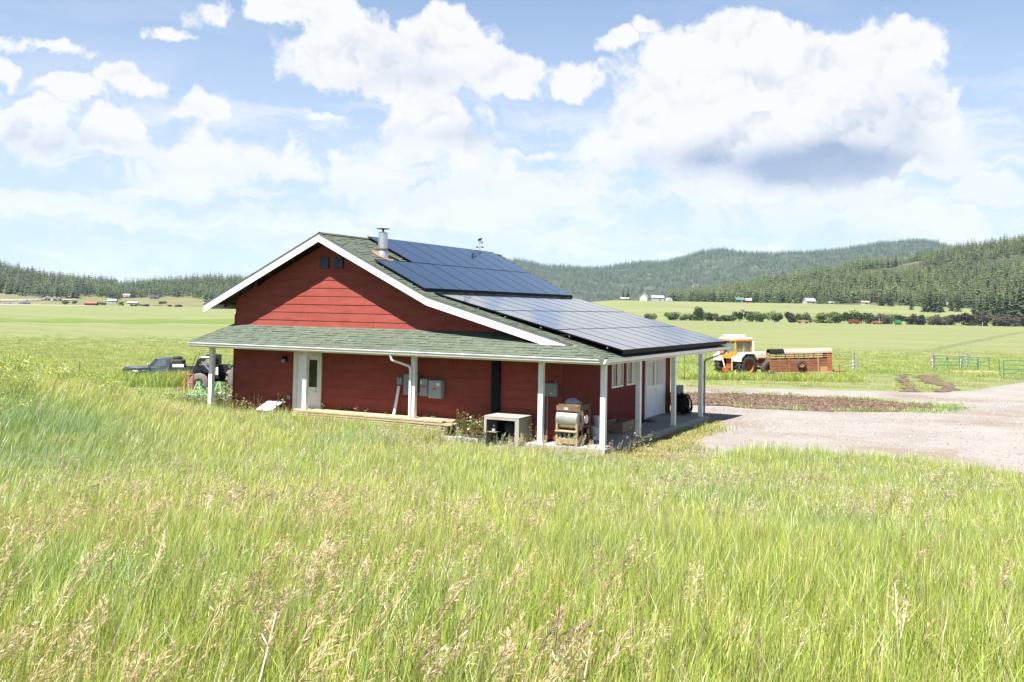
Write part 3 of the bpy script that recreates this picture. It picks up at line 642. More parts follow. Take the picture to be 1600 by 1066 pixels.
# ------------------------------------------------------------------ scattering on points (real geometry, instanced)
PROTO = bpy.data.collections.new('prototypes')
def scatter(name, pts, rot, scl, idx, tint, protos, label, cat):
    c = bpy.data.collections.new(name+' kinds')
    for i, p in enumerate(protos):
        p.name = '%02d_%s' % (i, p.name); c.objects.link(p)
    me = bpy.data.meshes.new(name); n = len(pts); me.vertices.add(n); me.vertices.foreach_set('co', np.asarray(pts, np.float32).ravel())
    def at(nm, ty, arr, key):
        a = me.attributes.new(nm, ty, 'POINT'); a.data.foreach_set(key, np.ascontiguousarray(arr).ravel())
    at('rot', 'FLOAT_VECTOR', np.asarray(rot, np.float32), 'vector'); at('scl', 'FLOAT_VECTOR', np.asarray(scl, np.float32), 'vector')
    at('idx', 'INT', np.asarray(idx, np.int32), 'value'); at('tint', 'FLOAT_VECTOR', np.asarray(tint, np.float32), 'vector')
    o = inst(name, me); tag(o, label, cat, kind='stuff')
    ng = bpy.data.node_groups.new(name, 'GeometryNodeTree'); ng.interface.new_socket('Geometry', in_out='INPUT', socket_type='NodeSocketGeometry'); ng.interface.new_socket('Geometry', in_out='OUTPUT', socket_type='NodeSocketGeometry')
    N = ng.nodes; L = ng.links; gi = N.new('NodeGroupInput'); go = N.new('NodeGroupOutput'); ip = N.new('GeometryNodeInstanceOnPoints'); ci = N.new('GeometryNodeCollectionInfo')
    ci.inputs['Collection'].default_value = c; ci.inputs['Separate Children'].default_value = True; ci.inputs['Reset Children'].default_value = True
    def na(nm, ty):
        a = N.new('GeometryNodeInputNamedAttribute'); a.data_type = ty; a.inputs['Name'].default_value = nm; return a.outputs['Attribute']
    er = N.new('FunctionNodeEulerToRotation'); L.new(na('rot', 'FLOAT_VECTOR'), er.inputs[0])
    L.new(gi.outputs[0], ip.inputs['Points']); L.new(ci.outputs[0], ip.inputs['Instance']); ip.inputs['Pick Instance'].default_value = True
    L.new(na('idx', 'INT'), ip.inputs['Instance Index']); L.new(er.outputs[0], ip.inputs['Rotation']); L.new(na('scl', 'FLOAT_VECTOR'), ip.inputs['Scale']); L.new(ip.outputs[0], go.inputs[0])
    m = o.modifiers.new('scatter', 'NODES'); m.node_group = ng; return o
def plant_mat(name, rough=.7, trans=.35, gloss=.04, per_instance=True):
    m = bpy.data.materials.new(name); m.use_nodes = True; N = m.node_tree.nodes; L = m.node_tree.links; N.clear()
    a = N.new('ShaderNodeAttribute'); a.attribute_name = 'col'; c = a.outputs['Color']
    if per_instance:
        t = N.new('ShaderNodeAttribute'); t.attribute_name = 'tint'; t.attribute_type = 'INSTANCER'
        x = N.new('ShaderNodeMix'); x.data_type = 'RGBA'; x.blend_type = 'MULTIPLY'; x.inputs[0].default_value = 1; L.new(c, x.inputs[6]); L.new(t.outputs['Vector'], x.inputs[7]); c = x.outputs[2]
    df = N.new('ShaderNodeBsdfDiffuse'); tr = N.new('ShaderNodeBsdfTranslucent'); gl = N.new('ShaderNodeBsdfGlossy'); gl.inputs['Roughness'].default_value = .45
    L.new(c, df.inputs[0]); L.new(c, tr.inputs[0]); m1 = N.new('ShaderNodeMixShader'); m1.inputs[0].default_value = trans; L.new(df.outputs[0], m1.inputs[1]); L.new(tr.outputs[0], m1.inputs[2])
    m2 = N.new('ShaderNodeMixShader'); m2.inputs[0].default_value = gloss; L.new(m1.outputs[0], m2.inputs[1]); L.new(gl.outputs[0], m2.inputs[2])
    o = N.new('ShaderNodeOutputMaterial'); L.new(m2.outputs[0], o.inputs[0]); return m
class PM:
    """plant mesh with a colour on every vertex"""
    def __init__(s): s.v = []; s.f = []; s.c = []
    def add(s, vs, fs, col):
        b = len(s.v); s.v += [tuple(q) for q in vs]; s.f += [tuple(i+b for i in f) for f in fs]; s.c += [(*col, 1)]*len(vs)
    def mesh(s, name, m):
        me = bpy.data.meshes.new(name); me.from_pydata(s.v, [], s.f); a = me.color_attributes.new('col', 'FLOAT_COLOR', 'POINT'); a.data.foreach_set('color', np.array(s.c, np.float32).ravel()); me.materials.append(m); return me
    def obj(s, name, m): return bpy.data.objects.new(name, s.mesh(name, m))
m_leaf = plant_mat('grass blades', trans=.42); m_needle = plant_mat('conifer needles', trans=.12, gloss=.02); m_bush = plant_mat('willow leaves', trans=.25, gloss=0, per_instance=False); m_needle1 = plant_mat('pine needles', trans=.12, gloss=.02, per_instance=False)
m_bark = mat('pine bark', (.10,.065,.045), .9, 0, scale=8, col2=(.17,.12,.085))

def blade(pm, r, base, az, h, w, lean, col, segs=(0, .4, .75, 1)):
    bx, by = base; dx, dy = math.cos(az), math.sin(az); sa = az+r.uniform(.8, 2.3); sx, sy = math.cos(sa), math.sin(sa); vs = []
    ws = (1, .9, .55, 0)
    for t, q in zip(segs, ws):
        o = lean*h*t*t; z = h*t*(1-.25*lean*t); x, y = bx+dx*o, by+dy*o; ww = w*q*.5
        if q: vs += [(x-sx*ww, y-sy*ww, z), (x+sx*ww, y+sy*ww, z)]
        else: vs.append((x, y, z))
    pm.add(vs, [(0, 1, 3, 2), (2, 3, 5, 4), (4, 5, 6)], col)
GREENS = [(.285,.350,.045), (.335,.395,.064), (.22,.310,.048), (.40,.410,.100), (.305,.365,.092)]
STRAW = [(.38,.31,.18), (.34,.28,.155), (.42,.355,.22)]
def jit(r, c, a=.12):
    k = 1+r.uniform(-a, a); return tuple(q*k*(1+r.uniform(-a, a)*.5) for q in c)
def tuft(seed, nb, rad, h0, h1, w, lean, straw=.08):
    r = random.Random(seed); pm = PM()
    for _ in range(nb):
        a = r.uniform(0, 6.283); q = rad*math.sqrt(r.random()); c = r.choice(STRAW) if r.random() < straw else r.choice(GREENS)
        blade(pm, r, (q*math.cos(a), q*math.sin(a)), r.uniform(0, 6.283) if r.random() < .55 else r.gauss(.46, .7), r.uniform(h0, h1), w*r.uniform(.6, 1.3), abs(r.gauss(lean, .18)), jit(r, c))
    return pm.obj('tuft', m_leaf)
def seedhead(seed, n, rad, h0, h1, col, big=1.0, lean=.25, wst=.0035):
    r = random.Random(seed); pm = PM()
    for _ in range(n):
        a = r.uniform(0, 6.283); q = rad*math.sqrt(r.random()); bx, by = q*math.cos(a), q*math.sin(a); az = r.gauss(.46, .5); h = r.uniform(h0, h1); ln = abs(r.gauss(lean, .1))
        dx, dy = math.cos(az), math.sin(az); pt = lambda t: Vector((bx+dx*ln*h*t*t, by+dy*ln*h*t*t, h*t*(1-.2*ln*t)))
        sa = az+1.57+r.uniform(-.6, .6); sx, sy = math.cos(sa)*wst, math.sin(sa)*wst; vs = []
        for t in (0, .35, .7, 1): p = pt(t); k = 1-.5*t; vs += [(p.x-sx*k, p.y-sy*k, p.z), (p.x+sx*k, p.y+sy*k, p.z)]
        pm.add(vs, [(0, 1, 3, 2), (2, 3, 5, 4), (4, 5, 7, 6)], jit(r, (.29,.28,.12)))
        L_ = r.uniform(.13, .22)*big; nsp = 34; dr0 = az+r.uniform(-.3, .3)
        for k in range(nsp):
            t = 1-L_/h*(k/nsp); p = pt(t); b = dr0+r.gauss(0, .8); up = r.uniform(.1, 1.6); dv = Vector((math.cos(b), math.sin(b), up)).normalized(); ln2 = r.uniform(.03, .06)*big*(.55+.6*k/nsp); ww = r.uniform(.0018, .0034)*big
            sd = dv.cross(Vector((r.uniform(-1, 1), r.uniform(-1, 1), r.uniform(-1, 1)))).normalized()*ww; s0 = p+dv*ln2*r.uniform(0, .5)
            pm.add([s0, s0+dv*ln2*.5+sd, s0+dv*ln2, s0+dv*ln2*.5-sd], [(0, 1, 2, 3)], jit(r, col, .2))
    return pm.obj('seed_stems', m_leaf)
def meadow(name, dmin, dmax, dens, protos, label, cat, weights, hs, excl=(), lmax=None, tintf=None, seed=1, sway=True, lrange=None, wfac=None, heightf=None):
    r = np.random.default_rng(seed); A0 = 0; pts = []
    half = lambda d: .60*d+2.5
    area = (dmax-dmin)*(half(dmin)+half(dmax)); n = int(area*dens)
    d = np.sqrt(r.uniform(dmin**2, dmax**2, n)) if dmin > 1 else r.uniform(dmin, dmax, n); l = r.uniform(-1, 1, n)*half(d)
    if lrange: k = (l > lrange[0]) & (l < lrange[1]); d, l = d[k], l[k]
    x, y = CAM.x+FW.x*d+RT.x*l, CAM.y+FW.y*d+RT.y*l
    keep = np.ones(len(x), bool); jx, jy = (fbm(x*.7, y*.7)-.5)*.9, (fbm(x*.7+40, y*.7)-.5)*.9
    for P in excl: keep &= ~inpoly(x+jx, y+jy, P)
    if wfac is not None: keep &= r.random(len(x)) < wfac(x, y, d, l)
    x, y, d, l = x[keep], y[keep], d[keep], l[keep]; n = len(x)
    z = T(x, y)-.03; sc = r.uniform(.8, 1.2, n)*hs
    if heightf is not None: sc = sc*heightf(x, y, d, l)
    # wind: leaning over to the right, strongest on the left of the bank
    sw = np.clip(.04-.022*l, .0, .28)*r.uniform(.5, 1.4, n); az = r.normal(0, .5, n)
    rot = np.stack([sw*(-RT.y)*1.0+r.normal(0, .05, n), sw*RT.x+r.normal(0, .05, n), az], -1) if sway else np.stack([r.normal(0, .05, n), r.normal(0, .05, n), r.uniform(0, 6.28, n)], -1)
    scl = np.stack([sc*r.uniform(.9, 1.15, n), sc*r.uniform(.9, 1.15, n), sc], -1)
    idx = r.choice(len(protos), n, p=np.array(weights)/sum(weights))
    tint = tintf(x, y, d, l, r) if tintf else np.ones((n, 3))
    return scatter(name, np.stack([x, y, z], -1), rot, scl, idx, tint, protos, label, cat)
def patches(x, y, d, l, r):
    """meadow colour: blue-green, yellow-green and bleached stands side by side"""
    n1 = fbm(x*.35, y*.35, 4); n2 = fbm(x*.16+9, y*.16, 3); n3 = fbm(x*1.1+30, y*1.1, 3); t = np.ones((len(x), 3))
    blue = np.clip((n1-.60)*7, 0, 1)[:, None]; yel = np.clip((.50-n2)*6, 0, 1)[:, None]; dk = np.clip((n3-.55)*4, 0, 1)[:, None]
    def spot(cd, cl, rd, rl): return np.clip(1.25-np.hypot((d-cd)/rd, (l-cl)/rl), 0, 1)[:, None]
    blue = np.maximum(blue*.8, np.maximum(spot(13, 4.2, 1.8, .9), np.maximum(spot(20.5, -10.5, 2.2, 3.0), spot(23.5, -11, 2, 3))))
    t = t*(1-blue*np.array([.26, .10, -.14])); t = t*(1+yel*np.array([.10, .05, .08])); t = t*(1-dk*np.array([.14, .10, .1]))
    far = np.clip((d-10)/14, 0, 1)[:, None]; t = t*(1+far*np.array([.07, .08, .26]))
    return t*r.uniform(.88, 1.12, (len(x), 1))
HOUSE = [(-14.3, -.2), (.2, -.2), (.2, 12.7), (-14.3, 12.7)]
GR2 = GRAVEL
near_protos = [tuft(10+i, 60, .17, .26, .62, .0074, .22) for i in range(5)]+[tuft(30+i, 40, .14, .38, .72, .0045, .15, .18) for i in range(3)]
EXC = [HOUSE, GRAVEL]
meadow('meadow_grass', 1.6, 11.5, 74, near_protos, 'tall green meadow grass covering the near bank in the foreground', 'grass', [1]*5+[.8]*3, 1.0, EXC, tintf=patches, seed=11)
mid_protos = [tuft(50+i, 50, .24, .26, .58, .0095, .26, .10) for i in range(5)]+[tuft(60+i, 36, .2, .34, .66, .0075, .15, .2) for i in range(2)]
def band_h(x, y, d, l):
    # thinner and shorter close to the yard and the slab
    k = np.clip((y+4.2)/3.2, 0, 1)*(x > -11)*(x < 3.5)*np.where(x > -4.6, 1, -.25); side = (x > .1)*(x < 2.2)*(y > -1.5); left = (x < -11)*np.clip((y+5)/6, 0, 1)
    mound = np.exp(-((l+13.8)/5)**2-((d-25)/6)**2)
    return np.where(side, .3, (1-.55*k)*(1-.25*left*(1-mound)))*(1+.45*mound)
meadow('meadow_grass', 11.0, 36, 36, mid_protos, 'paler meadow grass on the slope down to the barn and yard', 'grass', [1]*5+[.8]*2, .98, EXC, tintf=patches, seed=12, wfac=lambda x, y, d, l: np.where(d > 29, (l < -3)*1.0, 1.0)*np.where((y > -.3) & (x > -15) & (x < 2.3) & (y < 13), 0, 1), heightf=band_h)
brome = [seedhead(70+i, 4, .12, .55, .80, (.47,.345,.205), 1.0, .36) for i in range(3)]+[seedhead(80+i, 5, .15, .50, .74, (.49,.40,.245), .8, .18) for i in range(2)]+[seedhead(90, 3, .1, .55, .8, (.38,.265,.19), 1.15, .35)]
def bromef(x, y, d, l):
    n = fbm(x*.55, y*.55, 3); left = np.clip(.50-.24*l-.03*(d-4), .09, 1)*np.clip((15-d)/6, 0, 1)
    return np.clip((n-.36)*4, .05, 1)*left
meadow('brome_seed_heads', 1.6, 15, 20, brome, 'tan drooping brome seed heads standing above the foreground grass', 'grass', [1, 1, 1, .8, .8, .6], 1.0, EXC, seed=13, wfac=bromef)
brome2 = [seedhead(100+i, 6, .3, .46, .70, (.40,.35,.22), 1.25, .2, .005) for i in range(3)]
meadow('pale_seed_heads', 13, 30, 3.0, brome2, 'fine pale seed stems over the meadow in front of the barn', 'grass', [1]*3, 1.0, EXC, seed=14, wfac=lambda x, y, d, l: np.clip((fbm(x*.4, y*.4, 3)-.35)*3, .1, 1)*np.where((y > -.4) & (x > -15), 0, 1))
# pasture tufts farther out
far_protos = [tuft(120+i, 90, .8, .14, .36, .017, .35, .12) for i in range(4)]
def fieldf(x, y, d, l):
    behind = (x > -16) & (x < 1) & (y > -1) & (y < 13.5)
    mown = inpoly(x, y, [(-12, 36), (-4, 40), (9, 46), (13, 64), (4, 73), (-8, 56), (-16, 46)])
    return np.where(behind, 0, np.where(mown, .12, 1.0))*np.clip(1.3-d/125, 0, 1)
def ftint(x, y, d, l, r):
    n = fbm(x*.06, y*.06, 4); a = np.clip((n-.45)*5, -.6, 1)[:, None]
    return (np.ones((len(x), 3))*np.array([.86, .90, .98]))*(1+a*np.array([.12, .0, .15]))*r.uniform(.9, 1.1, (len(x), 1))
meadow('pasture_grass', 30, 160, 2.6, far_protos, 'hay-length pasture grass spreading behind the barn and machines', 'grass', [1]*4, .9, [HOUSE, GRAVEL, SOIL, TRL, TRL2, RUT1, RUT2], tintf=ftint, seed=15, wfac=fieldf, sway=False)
# grass that stands tall round the truck, tractor and trailer
tallp = [tuft(140+i, 60, .4, .35, .8, .02, .3, .12) for i in range(3)]
def strip(d0, d1, l0, l1, dens, seed, label, hs=1.0, tint=(.85, .98, .8), protos=None, name='rank_grass', cat='grass'):
    r = np.random.default_rng(seed); n = int((d1-d0)*(l1-l0)*dens); d = r.uniform(d0, d1, n); l = r.uniform(l0, l1, n); x, y = CAM.x+FW.x*d+RT.x*l, CAM.y+FW.y*d+RT.y*l
    sc = r.uniform(.75, 1.2, n)*hs; pr = protos or tallp; pr = [p.copy() for p in pr]
    scatter(name, np.stack([x, y, T(x, y)-.03], -1), np.stack([r.normal(.03, .08, n), r.normal(.1, .1, n), r.uniform(0, 6.28, n)], -1), np.stack([sc, sc, sc], -1), r.integers(0, len(pr), n), np.array(tint)*r.uniform(.85, 1.15, (n, 1)), pr, label, cat)
strip(61.6, 64.2, -28, -17.5, 8, 21, 'rank green grass hiding the wheels of the dark pickup', 1.45)
strip(62.2, 63.6, -22.6, -18.6, 9, 23, 'brown-tipped tall weeds in front of the pickup bed', 1.55, (1.0, .92, .9))
strip(74.5, 77.5, 13, 27, 7, 22, 'tall yellow-green grass in front of the orange tractor and stock trailer', .95, (1.0, 1.05, .9))
# yellow mustard on the left
def mustard(seed):
    r = random.Random(seed); pm = PM()
    for _ in range(5):
        bx, by = r.uniform(-.2, .2), r.uniform(-.2, .2); h = r.uniform(.7, 1.15); top = Vector((bx+r.gauss(.08, .1), by+r.gauss(0, .1), h)); b0 = Vector((bx, by, 0))
        def stem(a, c, w, col):
            s = Vector((w, r.uniform(-w, w), 0)); pm.add([a-s, a+s, c+s*.5, c-s*.5], [(0, 1, 2, 3)], col)
        stem(b0, top, .006, (.17,.24,.06))
        for k in range(9):
            t = r.uniform(.35, 1); p = b0.lerp(top, t); e = p+Vector((r.gauss(0, .12), r.gauss(0, .12), r.uniform(.05, .22))); stem(p, e, .0035, (.19,.26,.06))
            for q in range(2):
                c = e+Vector((r.gauss(0, .022), r.gauss(0, .022), r.gauss(0, .03))); n = Vector((r.uniform(-1, 1), r.uniform(-1, 1), 1)).normalized(); u = n.orthogonal().normalized()*.009; v = n.cross(u); pm.add([c-u-v, c+u-v, c+u+v, c-u+v], [(0, 1, 2, 3)], jit(r, (.52,.44,.025), .15))
            for q in range(2):
                c = p+Vector((r.gauss(0, .05), r.gauss(0, .05), r.uniform(-.1, .1))); u = Vector((r.uniform(-1, 1), r.uniform(-1, 1), r.uniform(-.3, .6))).normalized(); v = u.orthogonal().normalized()*.012; pm.add([c-v, c+u*.05-v*.6, c+u*.1, c+u*.05+v*.6, c+v], [(0, 1, 2, 3, 4)], jit(r, (.17,.25,.06)))
    return pm.obj('mustard', m_leaf)
mus = [mustard(i) for i in range(4)]
meadow('wild_mustard', 22, 40, 6, mus, 'yellow-flowering wild mustard massed on the rise left of the barn', 'wildflowers', [1]*4, .95, EXC, seed=16, lrange=(-24, -5.5), wfac=lambda x, y, d, l: np.clip(1.2-np.hypot((l+14.5)/4.6, (d-28)/6), .0, 1)+.35*np.clip(1-np.hypot((l+9.5)/3.5, (d-31)/4), 0, 1), heightf=lambda x, y, d, l: np.clip(.62-.09*(l+9), .5, 1.08))

# ------------------------------------------------------------------ conifers
def conifer(pm, seed, H, Rr, whorls, nbr, cols, lo=.12, sub=1):
    r = random.Random(seed); lean = r.uniform(-.02, .02)
    for k in range(whorls):
        t = lo+(1-lo)*(k/(whorls-1))**.9; z = H*t; rad = Rr*(1-t)**.75*r.uniform(.75, 1.15)+.02*H*(1-t)+.012*H*(t < .98)
        for b in range(nbr):
            a = 2*math.pi*(b+r.random())/nbr; R2 = rad*r.uniform(.6, 1.2); c = r.choice(cols); dz = -R2*r.uniform(.15, .55)*(1-t*.6)+H*.01
            e = Vector((math.cos(a)*R2+lean*z, math.sin(a)*R2, z+dz)); o = Vector((lean*z, 0, z+H*.02)); sd = Vector((-math.sin(a), math.cos(a), 0))*R2*r.uniform(.22, .42)
            mid = o.lerp(e, .55)
            pm.add([o, mid+sd+Vector((0, 0, -.02*H)), e, mid-sd+Vector((0, 0, -.02*H)), mid+Vector((0, 0, .012*H))], [(0, 1, 4), (1, 2, 4), (2, 3, 4), (3, 0, 4)], jit(r, c, .25))
            if sub > 1:
                for q in range(sub):
                    p = o.lerp(e, r.uniform(.35, 1)); n = Vector((math.cos(a+r.uniform(-.9, .9)), math.sin(a+r.uniform(-.9, .9)), r.uniform(-.35, .15)))*R2*r.uniform(.2, .4); s2 = n.cross(Vector((0, 0, 1))).normalized()*n.length*.3; pm.add([p, p+n*.5+s2, p+n, p+n*.5-s2], [(0, 1, 2, 3)], jit(r, c, .3))
    return pm
NEED = [(.042,.062,.019), (.060,.080,.024), (.030,.048,.016), (.080,.090,.030)]
def ctree(seed, whorls=9, nbr=7):
    pm = PM(); r = random.Random(seed); conifer(pm, seed, 1.0, (.12, .2, .16, .29, .23, .14)[seed % 6], (9, 8, 11, 7, 8, 10)[seed % 6], nbr, NEED, (.1, .2, .35, .12, .28, .08)[seed % 6])
    pm.add([(-.012, 0, 0), (.012, 0, 0), (.006, 0, .6), (-.006, 0, .6)], [(0, 1, 2, 3)], (.09,.065,.045)); pm.add([(0, -.012, 0), (0, .012, 0), (0, .006, .6), (0, -.006, .6)], [(0, 1, 2, 3)], (.09,.065,.045)); return pm.obj('conifer', m_needle)
def forest(name, surf, u0, u1, n, h, dens, label, seed, tb=(0, 1.12)):
    r = np.random.default_rng(seed); u = r.uniform(u0, u1, n); t = r.uniform(*tb, n); p = surf(u, t); k = r.random(n) < dens(u, t, p[:, 0], p[:, 1]); p, u, t = p[k], u[k], t[k]; n = len(p)
    s = h*np.clip(r.normal(.92, .26, n), .35, 1.5); scl = np.stack([s*r.uniform(.85, 1.25, n)]*2+[s], -1); tint = r.uniform(.6, 1.45, (n, 1))*(.75+.5*fbm(p[:, 0]*.03, p[:, 1]*.03, 3))[:, None]*np.array([1, 1, 1])*(1+np.clip((r.random((n, 1))-.85)*4, 0, 1)*np.array([.5, .35, .1]))
    pr = [ctree(seed*10+i) for i in range(6)]
    p[:, 2] -= .3
    return scatter(name, p, np.stack([r.normal(0, .03, n), r.normal(0, .03, n), r.uniform(0, 6.28, n)], -1), scl, r.integers(0, 6, n), tint, pr, label, 'forest')
forest('conifer_forest', s_right, 1045, 1715, 14000, 14, lambda u, t, x, y: np.where(t < .05, .3, 1)*np.clip((fbm(x*.016, y*.016, 4)-.36)*9, .0, 1), 'dense conifer forest over the right hillside', 31)
forest('conifer_forest', s_mount, 705, 1895, 30000, 17, lambda u, t, x, y: np.clip((fbm(x*.008, y*.008, 4)-.30)*9, .05, 1), 'far conifer forest on the distant mountain', 32)
forest('conifer_forest', s_left, -155, 595, 11000, 14.5, lambda u, t, x, y: np.clip((t-np.interp(u, [-160, 0, 100, 140, 180, 240, 300, 330, 600], [.16, .18, .22, .24, .18, .30, .28, .12, .1])-.12*(fbm(x*.02, y*.02, 3)-.5))*30, 0, 1)*np.clip((fbm(x*.015, y*.015, 3)-.25)*8, .0, 1), 'dark conifer forest along the left ridge', 33)
# single trees at the edge of the wood, each a thing with trunk and crown
tree_meshes = []
for i in range(4):
    pm = PM(); conifer(pm, 500+i, 1.0, random.Random(i).uniform(.17, .22), 19, 11, NEED, .08, 3); tree_meshes.append(pm.mesh('crown', m_needle1))
trunk_mesh = MB().tube((0, 0, -.03), (0, 0, .75), .018, .006, 8).mesh('trunk'); trunk_mesh.materials.append(m_bark)
def pine(u, d, h, label, k, z=None, wf=1.0, group='pines at the wood edge'):
    x, y = col_xy(u, d); zz = Tz(x, y) if z is None else z
    t = thing('pine_tree', label, 'tree', (x, y, zz-.2), k*1.7, group); inst('crown', tree_meshes[k % 4], t, (0, 0, 0), (0, 0, 0), (h*wf, h*wf, h)); inst('trunk', trunk_mesh, t, (0, 0, 0), (0, 0, 0), (h, h, h)); return t
# ------------------------------------------------------------------ things round the barn
m_paint_w = m_white
def onb(z=0.0): return z+.004
# wall lamp, outlet, vents
wl = thing('wall_lamp', 'dark round wall lamp left of the front door under the porch', 'lamp', (-11.38, WF-.01, 1.97))
MB().box(-.05, .05, -.03, 0, -.09, .09).tube((0, -.02, .05), (0, -.12, .07), .012).build('bracket', m_black, wl)
MB().lathe([(.001, .1), (.07, .08), (.085, .02), (.085, .0)], (0, -.13, 0), n=16).build('lamp_shade', m_black, wl)
MB().lathe([(.06, .01), (.075, -.05), (.06, -.11), (.001, -.13)], (0, -.13, 0), n=16).build('glass_globe', m_grey, wl)
wo = thing('outlet_box', 'small pale outlet cover low on the red wall left of the door', 'outlet', (-11.22, WF-.012, .72))
MB().box(-.06, .06, -.03, 0, -.06, .06).build('cover', m_greylt, wo, .005); MB().box(-.02, .02, -.034, -.03, -.03, .03).build('flap', m_grey, wo)
# electrical boxes
def ebox(name, label, x0, x1, z0, z1, dep, m_, red=None, white=None, group='electrical boxes on the front wall', extra=None):
    t = thing(name, label, 'electrical box', ((x0+x1)/2, WF-.012, z0), 0, group); w, h = (x1-x0)/2, z1-z0
    MB().box(-w, w, -dep, 0, 0, h).build('case', m_, t, .012)
    MB().box(-w+.015, w-.015, -dep-.012, -dep-.001, .015, h-.015).build('cover', m_, t, .006)
    MB().box(w-.02, w-.005, -dep-.03, -dep-.012, h*.45, h*.55).build('latch', m_galv, t)
    if red: MB().box(-w*red[0], w*red[0], -dep-.0165, -dep-.0125, h*red[1], h*red[2]).build('warning_label', m_redlab, t)
    if white: MB().box(w*white[0], w*white[1], -dep-.0165, -dep-.0125, h*white[2], h*white[3]).build('paper_label', m_whlab, t)
    return t
ebox('meter_box', 'small grey junction box left of the downspout', -6.98, -6.78, 1.36, 1.58, .1, m_grey)
ebox('breaker_panel', 'tall grey breaker panel behind the downspout and post', -6.70, -6.23, 1.06, 1.70, .16, m_grey)
ebox('disconnect_switch', 'narrow grey disconnect box with red label, between breaker panel and inverter', -6.13, -5.85, 1.06, 1.58, .13, m_greylt, (.6, .52, .6), (-.8, -.4, .68, .9))
ebox('inverter', 'widest light grey inverter box with red label, rightmost of its row', -5.78, -5.33, 1.02, 1.56, .2, m_greylt, (.3, .5, .57), (.3, .75, .7, .85))
MB_c = thing('conduit_run', 'grey conduit linking the electrical boxes along their lower edge', 'conduit', (0, 0, 0)); MB().tube((-6.23, WF-.06, 1.12), (-6.13, WF-.06, 1.12), .02).tube((-5.85, WF-.06, 1.12), (-5.78, WF-.06, 1.12), .02).build('tube', m_greylt, MB_c)
wp = thing('white_pipe', 'short white plastic pipe leaning on the wall behind the lumber', 'pipe', (-7.02, .25, .02)); wp_o = MB().tube((0, 0, 0), (.1, .22, 1.28), .045, .045, 12).build('tube', m_door, wp); MB().tube((.098, .215, 1.25), (.1, .222, 1.29), .052).build('collar', m_door, wp)
gb = ebox('junction_box', 'square green-grey box with conduit to the ground, right of the porch post', -1.96, -1.58, 1.28, 1.66, .16, m_grey, None, (.0, .4, .22, .27))
MB().tube((-.12, -.06, -1.27), (-.12, -.06, 0), .016).tube((.12, -.05, .4), (.12, -.05, .46), .02).tube((-.19, -.05, .27), (-.4, -.05, .27), .016).build('conduit', m_greylt, gb)
# lumber stack: every board on its own
m_lum = mat('fresh sawn lumber', (.46,.35,.21), .75, 0, scale=5, col2=(.60,.48,.32), stretch=(.3,4,4), bump=.003)
r_ = random.Random(4); lm = {}
LB = 'pale sawn board lying in the long stack below the front wall'
for ly in range(4):
    for j in range(4):
        L_ = r_.choice((5.4, 5.7, 5.85)); me = lm.get(L_)
        if me is None: me = lm[L_] = MB().box(-L_/2, L_/2, -.092, .092, 0, .048).mesh('wood_board'); me.materials.append(m_lum)
        o = inst('wood_board', me, None, (-7.62+r_.uniform(-.12, .12), -.17+j*.192+r_.uniform(-.006, .006), .17+ly*.0715), (0, 0, r_.uniform(-.006, .006))); tag(o, 'pale sawn board, %s of the %s layer of the lumber stack' % (('frontmost', 'second from front', 'third from front', 'rearmost')[j], ('bottom', 'second', 'third', 'top')[ly]), 'board', 'boards in the lumber stack')
for x in (-9.8, -7.6, -5.5):
    for ly in range(4):
        o = MB().box(-.03, .03, -.28, .52, 0, .021 if ly else .165).build('spacer_block', m_wood); o.location = (x, -.0, .003 if ly == 0 else .1475+ly*.0715-.0005); tag(o, '%s wooden spacer %s of the lumber stack' % ({-9.8: 'left', -7.6: 'middle', -5.5: 'right'}[x], ('under the bottom layer', 'between first and second layers', 'between second and third layers', 'under the top layer')[ly]), 'spacer', 'spacers in the lumber stack')
# pale utility pedestal beside the wall
pd = thing('utility_pedestal', 'low pale pedestal with slanted white lid in weeds left of the door', 'pedestal', (-11.7, .18, -.15))
m_ped = mat('pale green plastic', (.42,.46,.40), .6); MB().box(-.2, .2, -.1, .2, 0, .46).build('body', m_ped, pd, .02)
MB().add([(-.33, -.28, .46), (.27, -.28, .46), (.37, .22, .72), (-.23, .22, .72), (-.33, -.28, .49), (.27, -.28, .49), (.37, .22, .75), (-.23, .22, .75)], [(0,1,2,3), (4,7,6,5), (0,4,5,1), (1,5,6,2), (2,6,7,3), (3,7,4,0)]).build('lid', m_whlab, pd)
# open-fronted cabinet with a kettle grill inside
m_cab = mat('weathered plywood', (.36,.325,.275), .8, 0, scale=3, col2=(.48,.44,.385), stretch=(1,1,.35), bump=.003)
m_cabs = mat('weathered cabinet side boards', (.34,.305,.25), .85, 0, scale=5, col2=(.46,.415,.35), stretch=(4,4,.25), bump=.004)
cbn = thing('open_cabinet', 'weathered plywood cabinet open at the front below the wall', 'cabinet', (-2.84, 0, -.16))
CW, CY0, CY1, CH = .55, -.55, .28, .89
MB().box(-CW, CW, CY0, CY1, CH-.04, CH).build('top', m_cab, cbn, .006)
MB().box(-CW, -CW+.075, CY0, CY0+.03, .0, CH-.042).box(CW-.125, CW, CY0, CY0+.03, 0, CH-.042).box(-CW+.076, CW-.126, CY0, CY0+.03, CH-.1, CH-.042).build('face_frame', m_cab, cbn)
for k in range(4):
    y0 = CY0+.032+k*.2; MB().box(CW-.02, CW, y0, y0+.194, .0, CH-.042).build('side_board', m_cabs, cbn); MB().box(-CW, -CW+.02, y0, y0+.194, .0, CH-.042).build('side_board', m_cabs, cbn)
MB().box(-CW+.021, CW-.021, CY1-.02, CY1, 0, CH-.042).build('back', m_dark, cbn)  # near-black colour stands in for shade inside the cabinet
MB().box(-CW+.02, CW-.02, CY0+.03, CY1-.021, -.03, .02).build('floor', m_cab, cbn)
